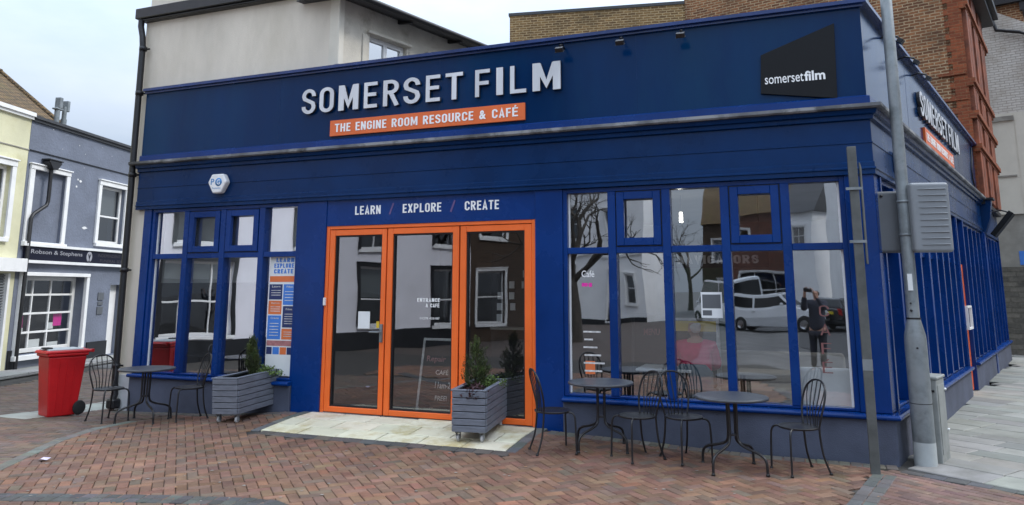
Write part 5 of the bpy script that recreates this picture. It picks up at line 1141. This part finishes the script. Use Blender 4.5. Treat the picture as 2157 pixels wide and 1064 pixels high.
# ---- people
def skin(J, E_, mat, name, parent=None, sub=2, root=None):
    """one continuous body grown over a skeleton: J name -> (pos, radius or (rx,ry))"""
    me = bpy.data.meshes.new(name); ks = list(J); me.from_pydata([J[k][0] for k in ks], [(ks.index(a), ks.index(b)) for a, b in E_], [])
    o = bpy.data.objects.new(name, me); COL.objects.link(o)
    m = o.modifiers.new('skin', 'SKIN'); m.use_smooth_shade = True
    for i, k in enumerate(ks):
        r_ = J[k][1]; me.skin_vertices[0].data[i].radius = r_ if isinstance(r_, tuple) else (r_, r_); me.skin_vertices[0].data[i].use_root = (k == (root or ks[0]))
    s_ = o.modifiers.new('sub', 'SUBSURF'); s_.levels = sub; s_.render_levels = sub
    dg = bpy.context.evaluated_depsgraph_get(); dg.update(); nm = bpy.data.meshes.new_from_object(o.evaluated_get(dg))
    bpy.data.objects.remove(o); bpy.data.meshes.remove(me); nm.name = name
    for p in nm.polygons: p.use_smooth = True
    nm.materials.clear(); nm.materials.append(M[mat])
    r_ = bpy.data.objects.new(name, nm); COL.objects.link(r_)
    if parent: r_.parent = parent
    return r_
def head(J, E_, c, f, r_=.075, neck='neck'):
    """head, nose and ears appended to a skeleton at c facing f"""
    f = Vector(f).normalized(); s_ = Vector((-f.y, f.x, 0)); c = Vector(c)
    J['jaw'] = (c-Vector((0, 0, .035))+f*.012, (r_*.72, r_*.78)); J['face'] = (c+Vector((0, 0, .02)), (r_*.94, r_*1.05)); J['crown'] = (c+Vector((0, 0, .075)), (r_*.86, r_*.92))
    E_ += [(neck, 'jaw'), ('jaw', 'face'), ('face', 'crown')]
    J['nose_root'] = (c+f*.062+Vector((0, 0, .018)), .016); J['nose'] = (c+f*.092-Vector((0, 0, .005)), .012); E_ += [('face', 'nose_root'), ('nose_root', 'nose')]
def hand(J, E_, wrist, tag_, p, d, n_, curl=.6):
    """palm and five fingers: d along the hand, n_ the way the palm faces"""
    d = Vector(d).normalized(); n_ = Vector(n_).normalized(); s_ = d.cross(n_).normalized(); p = Vector(p)
    J[tag_+'palm'] = (p+d*.04, (.030, .014)); E_.append((wrist, tag_+'palm'))
    for i, (o, ln) in enumerate(((-.026, .062), (-.009, .072), (.009, .068), (.025, .052))):
        a = p+d*.085+s_*o; b = a+(d*math.cos(curl*.5)+n_*math.sin(curl*.5))*ln*.5; c = b+(d*math.cos(curl*1.4)+n_*math.sin(curl*1.4))*ln*.5
        for k, (q, r_) in enumerate(((a, .0085), (b, .008), (c, .0065))): J[f'{tag_}f{i}{k}'] = (q, r_)
        E_ += [(tag_+'palm', f'{tag_}f{i}0'), (f'{tag_}f{i}0', f'{tag_}f{i}1'), (f'{tag_}f{i}1', f'{tag_}f{i}2')]
    a = p+d*.03-s_*.036; b = a+(d*.7-s_*.6+n_*.3).normalized()*.045
    J[tag_+'t0'] = (a, .010); J[tag_+'t1'] = (b, .008); E_ += [(tag_+'palm', tag_+'t0'), (tag_+'t0', tag_+'t1')]
# seated customer, back to the street, head turned left
ps = thing('person', 'seated person in a red pink jacket with white hair, inside behind the glass', 'person', (-1.93, .82, FL)); ROOT.pop(ps)
J = {'hip': ((0, 0, .46), (.15, .12)), 'belly': ((0, .01, .60), (.145, .11)), 'chest': ((0, .04, .77), (.16, .105)), 'shoulders': ((0, .05, .90), (.10, .075)), 'neck': ((0, .055, .985), .048),
     'lsh': ((-.17, .05, .885), .055), 'lel': ((-.22, .12, .66), .042), 'lwr': ((-.14, .33, .62), .028), 'rsh': ((.17, .05, .885), .055), 'rel': ((.22, .12, .66), .042), 'rwr': ((.12, .34, .62), .028),
     'lth': ((-.09, .08, .46), .085), 'lkn': ((-.11, .40, .47), .058), 'lan': ((-.11, .38, .07), .036), 'lto': ((-.12, .53, .035), .032), 'rth': ((.09, .08, .46), .085), 'rkn': ((.11, .40, .47), .058), 'ran': ((.11, .38, .07), .036), 'rto': ((.12, .53, .035), .032)}
E_ = [('hip', 'belly'), ('belly', 'chest'), ('chest', 'shoulders'), ('shoulders', 'neck'), ('shoulders', 'lsh'), ('lsh', 'lel'), ('lel', 'lwr'), ('shoulders', 'rsh'), ('rsh', 'rel'), ('rel', 'rwr'), ('hip', 'lth'), ('lth', 'lkn'), ('lkn', 'lan'), ('lan', 'lto'), ('hip', 'rth'), ('rth', 'rkn'), ('rkn', 'ran'), ('ran', 'rto')]
head(J, E_, (-.02, .07, 1.075), (-.75, .65, 0)); hand(J, E_, 'lwr', 'l', (-.13, .36, .625), (.3, 1, .05), (0, 0, -1)); hand(J, E_, 'rwr', 'r', (.11, .37, .625), (-.3, 1, .05), (0, 0, -1))
skin(J, E_, 'skin', 'body', ps, root='hip')
skin({'hip': ((0, 0, .45), (.20, .165)), 'belly': ((0, .01, .60), (.19, .15)), 'chest': ((0, .035, .77), (.20, .14)), 'shoulders': ((0, .045, .905), (.14, .10)), 'collar': ((0, .05, .965), .068),
      'lsh': ((-.18, .05, .885), .078), 'lel': ((-.225, .12, .66), .066), 'lcf': ((-.15, .31, .625), .048), 'rsh': ((.18, .05, .885), .078), 'rel': ((.225, .12, .66), .066), 'rcf': ((.13, .315, .625), .048)},
     [('hip', 'belly'), ('belly', 'chest'), ('chest', 'shoulders'), ('shoulders', 'collar'), ('shoulders', 'lsh'), ('lsh', 'lel'), ('lel', 'lcf'), ('shoulders', 'rsh'), ('rsh', 'rel'), ('rel', 'rcf')], 'jacket', 'jacket', ps)
skin({'hip': ((0, .02, .44), (.17, .11)), 'lth': ((-.09, .10, .455), .10), 'lkn': ((-.11, .40, .465), .075), 'lan': ((-.11, .385, .12), .056), 'rth': ((.09, .10, .455), .10), 'rkn': ((.11, .40, .465), .075), 'ran': ((.11, .385, .12), .056)},
     [('hip', 'lth'), ('lth', 'lkn'), ('lkn', 'lan'), ('hip', 'rth'), ('rth', 'rkn'), ('rkn', 'ran')], 'denim', 'trousers', ps)
skin({'crown': ((-.008, .052, 1.135), (.082, .088)), 'back': ((.012, .030, 1.075), (.066, .07)), 'nape': ((.012, .03, 1.02), .04)}, [('crown', 'back'), ('back', 'nape')], 'grey_hair', 'hair', ps)
ic = thing('cafe_chair', 'blue grey padded chair under the seated customer inside', 'chair', (-1.93, .77, FL)); ROOT.pop(ic)
q = MB(); q.box((-.22, -.18, .36), (.22, .22, .42)); q.obj('seat', M['chairblue'], ic, bevel=.02, seg=2)
q = MB(); q.prism([(-.22, .42), (.22, .42), (.22, .62), (.14, .70), (-.14, .70), (-.22, .62)], -.24, -.18); q.obj('backrest', M['chairblue'], ic, bevel=.015, seg=2)
for x in (-.19, .19):
    for y in (-.2, .19): q = MB(); q.tube([(x, y, .36), (x*1.1, y*1.1, 0)], .014); q.obj('leg', M['black'], ic)

# ================================================================== ACROSS THE STREET (seen mirrored in the glass)
def house(name, label, origin, d, length, height, depth, mat, wins, base=None, roof=None, rh=1.6, trim='white', arch=.10, amat=None, band=None):
    T = wall_frame(origin, d); mid = T @ Vector((length/2, -depth/2, 0)); h = thing(name, label, 'house', tuple(mid))
    q = MB(T); pierced(q, 0, length, -.1, height, [w_[:4] for w_ in wins], -.22, 0); q.obj('wall', M[mat], h)
    q = MB(T); q.box((0, -depth, -.1), (.2, -.22, height)).box((length-.2, -depth, -.1), (length, -.22, height)).box((.2, -depth, -.1), (length-.2, -depth+.2, height)); q.obj('side_wall', M[mat], h)
    for w_ in wins: sash(h, T, *w_[:4], rec=-.09, fr=.06, bars=w_[4] if len(w_) > 4 else (), hb=((w_[2]+w_[3])/2,) if len(w_) < 6 else w_[5], arch=arch, mat=trim, amat=amat or trim, sill=True, blind=w_[6] if len(w_) > 6 else None)
    if base: MB(T).box((0, .001, -.1), (length, .04, base)).obj('base_course', M['dark'], h)
    if band: MB(T).box((0, .001, band), (length, .06, band+.12)).obj('string_course', M[trim], h)
    if roof:
        q = MB(T); q.prism([(.25, height), (-depth/2, height+rh), (-depth-.25, height), ], -.2, length+.2, ax=0); q.obj('roof', M[roof], h)
    else: MB(T).box((-.05, -depth, height), (length+.05, .15, height+.15)).obj('roof', M['slate'], h)
    return h
LD = (.291, -.957)
ol = (-13.95, -4.3)
house('lilac_house', 'pale lilac rendered house with black trimmed sash windows across the lane', (ol[0]+LD[0]*10.3, ol[1]+LD[1]*10.3), (-LD[0], -LD[1]), 12.8, 10.0, 6, 'lilac',
      [(10.3-a1, 10.3-a0, z0, z1, brs, (zm,), bld) for a0, a1, z0, z1, brs, zm, bld in
       ((.05, 1.75, .58, 2.25, (10.3-.55, 10.3-1.25), 1.35, 1.85), (.30, 1.50, 2.68, 4.2, (10.3-.9,), 3.4, None), (3.5, 4.6, 2.72, 4.2, (10.3-4.05,), 3.4, None), (5.70, 6.75, .62, 2.27, (), 1.35, 1.40),
        (5.70, 6.75, 2.75, 4.2, (10.3-6.2,), 3.4, None), (8.6, 9.6, .5, 2.26, (), 1.3, None), (8.6, 9.6, 2.95, 4.3, (), 3.6, None), (-1.8, -.8, .6, 2.2, (), 1.4, None))],
      base=.46, roof='slate', amat='dark')
house('dark_brick_house', 'dark brown brick house with white sash windows beyond the lilac house', (-8.7, -18.2), (-.54, .84), 4.9, 10.5, 6, 'brownhouse',
      [(.7, 1.8, .5, 2.2), (3.0, 4.1, .5, 2.2), (.7, 1.7, 3.4, 4.9), (3.0, 4.0, 3.4, 4.9), (.7, 1.7, 6.4, 7.9), (3.0, 4.0, 6.4, 7.9)], roof='slate')
house('white_house', 'white rendered house with a multi paned bow window across the street', (-8.3, -29.5), (-.985, -.17), 5.9, 7.0, 3.5, 'offwhite',
      [(3.7, 5.6, .7, 2.9, (4.2, 4.65, 5.1), (1.25, 1.8, 2.35)), (1.4, 2.1, .1, 2.6, (), ()), (.5, .95, .8, 2.4), (3.6, 5.2, 4.2, 6.0, (4.4,), (5.1,)), (1.3, 2.0, 4.2, 5.8)], base=.2, band=3.3, amat='white')
house('timbered_house', 'brown house with a steep tiled roof across the street', (-3.4, -47), (-1, 0), 4.0, 6.2, 6, 'brownhouse', [(.6, 1.6, 3.6, 5), (2.3, 3.3, 3.6, 5), (.8, 3.0, .6, 2.5)], roof='tiles', rh=3.4)
house('red_house', 'dark red brick house with white windows and a brown roof across the street', (-1.1, -40), (-1, 0), 4.2, 6.3, 6, 'redhouse', [(.5, 1.3, 4.2, 5.4, (.9,)), (2.6, 3.6, 4.2, 5.4), (.6, 3.4, .6, 2.6, (1.5, 2.5))], roof='tiles', rh=2.4)
house('tall_white_house', 'tall off white rendered house at the right of the street opposite', (2.2, -23.0), (-.15, -1), 11, 9.5, 5, 'offwhite', [(1.5, 2.4, 4.2, 6.2), (5, 5.9, 4.2, 6.2), (1.3, 2.2, .2, 2.5, (), ()), (5, 6.2, .8, 2.6)], roof='slate', base=.25)
house('white_bay_house', 'white gabled house between the red house and the tall white house', (-.1, -36), (-.6, -.3), 1.9, 6.0, 4, 'offwhite', [(.4, 1.4, 3.9, 5.2, (.9,))], roof='slate', rh=2.2)
def tree(label, loc, ht, seed, rad=.16):
    random.seed(seed); t = thing('bare_tree', label, 'tree', loc); ROOT.pop(t); tk = MB(); br_ = MB()
    tk.tube([(0, 0, -.1), (.03, .02, ht*.18), (-.02, .03, ht*.34), (.0, .0, ht*.42)], [rad*1.25, rad, rad*.8, rad*.7], 10)
    def grow(p, d, ln, r_, lev):
        pts = [p]; q_ = p; dd = d.copy(); n = 3
        for k in range(n): dd = (dd+Vector((random.gauss(0, .16), random.gauss(0, .16), random.gauss(.03, .1)))).normalized(); q_ = q_+dd*ln/n; pts.append(q_)
        br_.tube(pts, [r_*(1-.45*k/n) for k in range(n+1)], 5 if lev < 3 else 3, caps=False)
        if lev >= 5: return
        for k in range(3 if lev < 3 else 2):
            a = dd.orthogonal().normalized(); a.rotate(Matrix.Rotation(random.uniform(0, 6.28), 3, dd)); nd = (dd+a*random.uniform(.45, .95)).normalized()
            grow(pts[random.choice([2, 3])], nd, ln*random.uniform(.58, .8), r_*.55, lev+1)
    for k in range(5):
        a = k*1.26+random.uniform(-.3, .3); grow(Vector((0, 0, ht*(.30+.03*k))), Vector((math.cos(a)*.7, math.sin(a)*.7, .75)).normalized(), ht*.24, rad*.5, 1)
    tk.obj('trunk', M['bark'], t); br_.obj('crown', M['bark'], t)
tree('bare tree with a thick trunk in front of the white house across the street', (-7.6, -14.6, -.05), 6.0, 2, .24)
tree('bare tree behind the parked van across the street', (-9.5, -55, -.05), 8.5, 6, .22)
def lens(): pass
def car(name, label, loc, rz, paint_, L_, W_, H_, hood, suv=True, plate=None, cat='car'):
    """body lofted from side-profile stations; front towards -x"""
    t = thing(name, label, cat, loc, rz); ROOT.pop(t); hw = W_/2; zb = .22
    st = [(-L_/2, .45, .62, .82), (-L_/2+.12, .28, .74, .93), (-L_/2+.5, zb, .84, .98), (-L_/2+hood, zb, .92, 1), (0, zb, .93, 1), (L_/2-.5, zb, .93, 1), (L_/2-.1, .28, .88, .95), (L_/2, .45, .80, .88)]
    q = MB(); vs = []
    for x, a, b, k in st: vs += [(x, -hw*k*.93, a), (x, -hw*k, (a+b)/2), (x, -hw*k*.95, b), (x, 0, b+.025), (x, hw*k*.95, b), (x, hw*k, (a+b)/2), (x, hw*k*.93, a), (x, 0, a)]
    n = 8; fs = [(i*n+j, i*n+(j+1) % n, (i+1)*n+(j+1) % n, (i+1)*n+j) for i in range(len(st)-1) for j in range(n)]+[tuple(range(n))[::-1], tuple(range((len(st)-1)*n, len(st)*n))]
    q.add(vs, fs); q.obj('body', M[paint_], t, bevel=.03, seg=2)
    x0, x1, x2, x3 = -L_/2+hood-.05, -L_/2+hood+.55, (L_/2-.35 if suv else L_/2-1.0), (L_/2-.06 if suv else L_/2-.35); zt = H_
    q = MB(); cab = [(x0, .92), (x1, zt-.05), (x1+.3, zt), (x2-.2, zt), (x2, zt-.06), (x3, .90)]
    vs = [(x, -hw*(.93 if z < 1 else .74), z) for x, z in cab]+[(x, hw*(.93 if z < 1 else .74), z) for x, z in cab]; m = len(cab)
    q.add(vs, [tuple(range(m)), tuple(range(m, 2*m))[::-1]]+[(i, m+i, m+(i+1) % m, (i+1) % m) for i in range(m)]); q.obj('cabin', M[paint_], t, bevel=.03, seg=2)
    for sy in (-1, 1):
        q = MB()
        def sp(x, z): k = (z-.92)/(zt-.92); return (x, sy*(hw*(.93-(.93-.74)*k)+.006), z)
        zc = zt-.12; f0 = x0+(x1-x0)*(1.0-.92+.06)/(zt-.92); xm = (x1+x2)/2
        q.add([sp(x0+.18, .99), sp(xm-.04, .99), sp(xm-.04, zc), sp(x1+.05, zc)], [(0, 1, 2, 3)]); q.add([sp(xm+.04, .99), sp(x3-.22, .99), sp(x2-.12, zc), sp(xm+.04, zc)], [(0, 1, 2, 3)])
        q.obj('side_glass', M['carglass'], t)
        q = MB(); q.box((xm-.1, sy*(hw+.005)-.01, .80), (xm+.06, sy*(hw+.005)+.012, .825)).obj('door_handle', M['chrome'], t)
        q = MB(); q.box((x0+.35, sy*(hw+.08)-.09, .98), (x0+.47, sy*(hw+.08)+.07, 1.10)).obj('door_mirror', M[paint_], t, bevel=.03, seg=2)
        q = MB(); q.box((-L_/2+.02, sy*hw*.62-.14, .62), (-L_/2+.14, sy*hw*.62+.14, .74)).obj('headlight', M['lampclear'], t, bevel=.02)
        q = MB(); q.box((L_/2-.1, sy*hw*.70-.10, .62), (L_/2+.01, sy*hw*.70+.10, .88)).obj('tail_light', M['lampred'], t, bevel=.02)
        for xw in (-L_/2+.72, L_/2-.72):
            q = MB(); q.lathe([(.18, -.10), (.30, -.10), (.325, -.06), (.325, .06), (.30, .10), (.18, .10)], (xw, sy*(hw-.08), .32), 24, axis=1); wh = q.obj('wheel', M['rubber'], t)
            q = MB(); q.lathe([(0, sy*.085), (.06, sy*.09), (.18, sy*.075), (.20, sy*.10)], (xw, sy*(hw-.08), .32), 20, axis=1); q.obj('rim', M['chrome'], wh)
    def gl(xa, za, xb, zb_, e): 
        q = MB(); w1, w2 = hw*.80, hw*.66; q.add([(xa+e, -w1, za), (xa+e, w1, za), (xb+e, w2, zb_), (xb+e, -w2, zb_)], [(0, 1, 2, 3)]); return q
    gl(x0+(x1-x0)*.12, .92+(zt-.97)*.12, x0+(x1-x0)*.92, .92+(zt-.97)*.92, -.02).obj('windscreen', M['carglass'], t)
    gl(x3-(x3-x2)*.12, .90+(zt-.96)*.12, x3-(x3-x2)*.9, .90+(zt-.96)*.9, .02).obj('rear_glass', M['carglass'], t)
    q = MB(); q.box((-L_/2-.02, -hw*.55, .46), (-L_/2+.03, hw*.55, .60)).obj('grille', M['dark'], t, bevel=.01)
    q = MB(); q.box((L_/2-.02, -.24, .60), (L_/2+.022, .24, .71)).obj('number_plate', M[plate or 'card'], t)
    q = MB(); q.box((-L_/2-.015, -hw*.85, .30), (-L_/2+.06, hw*.85, .40)).box((L_/2-.06, -hw*.85, .30), (L_/2+.015, hw*.85, .42)).obj('bumper', M['dark'], t, bevel=.02)
    return t
car('parked_car', 'white estate car parked at the kerb across the street', (-1.9, -25.2, -.06), R(196), 'carwhite', 4.0, 1.65, 1.55, 1.15)
car('parked_car', 'dark hatchback parked behind the white car across the street', (.55, -26.5, -.06), R(108), 'cardark', 3.6, 1.6, 1.4, 1.0, plate='plate')
car('delivery_van', 'pale delivery van parked beyond the white car across the street', (-4.3, -30.5, -.06), R(60), 'carwhite', 4.6, 1.8, 2.2, .7, cat='van')
# the photographer, standing behind the camera and seen only in the window glass
vd = Vector((fw.x, fw.y, 0)).normalized(); vs_ = Vector((vd.y, -vd.x, 0))
pp_ = thing('person', 'person in a dark blue coat holding up a phone in the street', 'person', (0, 0, 0)); ROOT.pop(pp_)
B = Vector((CAM.x, CAM.y, 0))-vd*.42
def W_(f_, s_, z): p = B+vd*f_+vs_*s_; return (p.x, p.y, z)
J = {'hip': (W_(0, 0, .84), (.14, .10)), 'belly': (W_(.01, 0, 1.0), (.13, .095)), 'chest': (W_(.01, 0, 1.2), (.15, .10)), 'shoulders': (W_(0, 0, 1.36), (.09, .07)), 'neck': (W_(.01, 0, 1.44), .05),
     'lsh': (W_(0, -.17, 1.345), .05), 'lel': (W_(.17, -.21, 1.20), .04), 'lwr': (W_(.31, -.10, 1.50), .027), 'rsh': (W_(0, .17, 1.345), .05), 'rel': (W_(.17, .21, 1.20), .04), 'rwr': (W_(.31, .10, 1.50), .027),
     'lth': (W_(0, -.09, .78), .085), 'lkn': (W_(.02, -.10, .44), .055), 'lan': (W_(0, -.10, .07), .036), 'lto': (W_(.15, -.12, .035), .033), 'rth': (W_(0, .09, .78), .085), 'rkn': (W_(.02, .10, .44), .055), 'ran': (W_(0, .10, .07), .036), 'rto': (W_(.15, .12, .035), .033)}
E2 = [('hip', 'belly'), ('belly', 'chest'), ('chest', 'shoulders'), ('shoulders', 'neck'), ('shoulders', 'lsh'), ('lsh', 'lel'), ('lel', 'lwr'), ('shoulders', 'rsh'), ('rsh', 'rel'), ('rel', 'rwr'), ('hip', 'lth'), ('lth', 'lkn'), ('lkn', 'lan'), ('lan', 'lto'), ('hip', 'rth'), ('rth', 'rkn'), ('rkn', 'ran'), ('ran', 'rto')]
head(J, E2, W_(.03, 0, 1.54), vd)
hand(J, E2, 'lwr', 'l', W_(.32, -.098, 1.53), vs_*.25+Vector((0, 0, 1)), vs_*1.0+vd*.2, .9); hand(J, E2, 'rwr', 'r', W_(.32, .098, 1.53), vs_*-.25+Vector((0, 0, 1)), vs_*-1.0+vd*.2, .9)
skin(J, E2, 'skin', 'body', pp_, root='hip')
skin({'hem': (W_(0, 0, .74), (.175, .135)), 'belly': (W_(.01, 0, 1.0), (.165, .13)), 'chest': (W_(.01, 0, 1.2), (.18, .13)), 'shoulders': (W_(0, 0, 1.36), (.12, .095)), 'collar': (W_(.0, 0, 1.42), .068), 'lsh': (W_(0, -.175, 1.345), .072), 'lel': (W_(.17, -.215, 1.20), .060), 'lcf': (W_(.30, -.11, 1.47), .042), 'rsh': (W_(0, .175, 1.345), .072), 'rel': (W_(.17, .215, 1.20), .060), 'rcf': (W_(.30, .11, 1.47), .042)},
     [('hem', 'belly'), ('belly', 'chest'), ('chest', 'shoulders'), ('shoulders', 'collar'), ('shoulders', 'lsh'), ('lsh', 'lel'), ('lel', 'lcf'), ('shoulders', 'rsh'), ('rsh', 'rel'), ('rel', 'rcf')], 'coat', 'coat', pp_)
skin({'hip': (W_(0, 0, .80), (.15, .11)), 'lth': (W_(0, -.09, .72), .098), 'lkn': (W_(.02, -.10, .44), .072), 'lan': (W_(0, -.10, .09), .058), 'rth': (W_(0, .09, .72), .098), 'rkn': (W_(.02, .10, .44), .072), 'ran': (W_(0, .10, .09), .058)},
     [('hip', 'lth'), ('lth', 'lkn'), ('lkn', 'lan'), ('hip', 'rth'), ('rth', 'rkn'), ('rkn', 'ran')], 'denim', 'trousers', pp_)
skin({'crown': (W_(.015, 0, 1.605), (.082, .088)), 'back': (W_(-.012, 0, 1.545), (.066, .07)), 'nape': (W_(-.02, 0, 1.49), .04)}, [('crown', 'back'), ('back', 'nape')], 'brownhair', 'hair', pp_)
T_ = Matrix((vs_, vd, Vector((0, 0, 1)))).transposed().to_4x4(); T_.translation = Vector((CAM.x, CAM.y, 1.60))-vd*.035
q = MB(T_); q.box((-.075, -.004, -.036), (.075, .004, .036)); tag(q.obj('phone', M['black'], None, bevel=.003), 'black phone held up in both hands by the person in the street', 'phone')

def shade_terrace(k):  # unseen houses, added to keep open sky light off the side wall
    o = tuple((SD*(44-k*6.5)+SN*9.5)[:2])
    return house('shading_terraced_house', 'unseen brick terraced house added across the side street to shade the shop, %s' % ['farthest from the shop', 'fifth along', 'fourth along', 'third along', 'second along', 'facing the shop corner', 'nearest the square'][k], o, (-SD.x, -SD.y), 6.5, 8.2, 6, ['redhouse', 'brownhouse'][k % 2],
                 [(1.0, 2.1, .8, 2.4), (4.0, 5.2, .2, 2.4, (), ()), (1.0, 2.1, 4.2, 5.8), (4.1, 5.1, 4.2, 5.8)], roof='slate', rh=2)
for k in range(7): shade_terrace(k)

random.seed(33); q = MB()
for k in range(150):
    x, y = random.uniform(-8.4, -.2), random.uniform(-4.4, -.3)
    if inside_slab(x, y) or left_of_band(x, y): continue
    r_ = random.uniform(.008, .017); q.add([(x+r_*random.uniform(.8, 1.2)*math.cos(a), y+r_*random.uniform(.8, 1.2)*math.sin(a), H(x, y)+.0045) for a in [i*.785 for i in range(8)]], [tuple(range(8))])
tag(q.obj('gum_spots', paint('old gum', (.24, .22, .20), .9, .2, 9)), 'small pale trodden gum spots on the brick paving', 'gum', None, 'stuff')
pn = thing('pendant_lamp', 'small lit white lamp hanging inside behind the middle upper pane', 'lamp', (-1.98, 1.3, 2.80))
q = MB(); q.tube([(-2.11, 1.3, 2.80), (-2.11, 1.3, 2.59)], .004, 6); q.obj('flex', M['dark'], pn)
q = MB(); q.lathe([(.0, .05), (.018, .045), (.022, -.08), (.0, -.08)], (-2.11, 1.3, 2.54), 14)
em = bpy.data.materials.new('lamp glow'); em.use_nodes = True; b_ = em.node_tree.nodes['Principled BSDF']; b_.inputs['Emission Color'].default_value = (1, .95, .85, 1); b_.inputs['Emission Strength'].default_value = 14
q.obj('shade', em, pn)
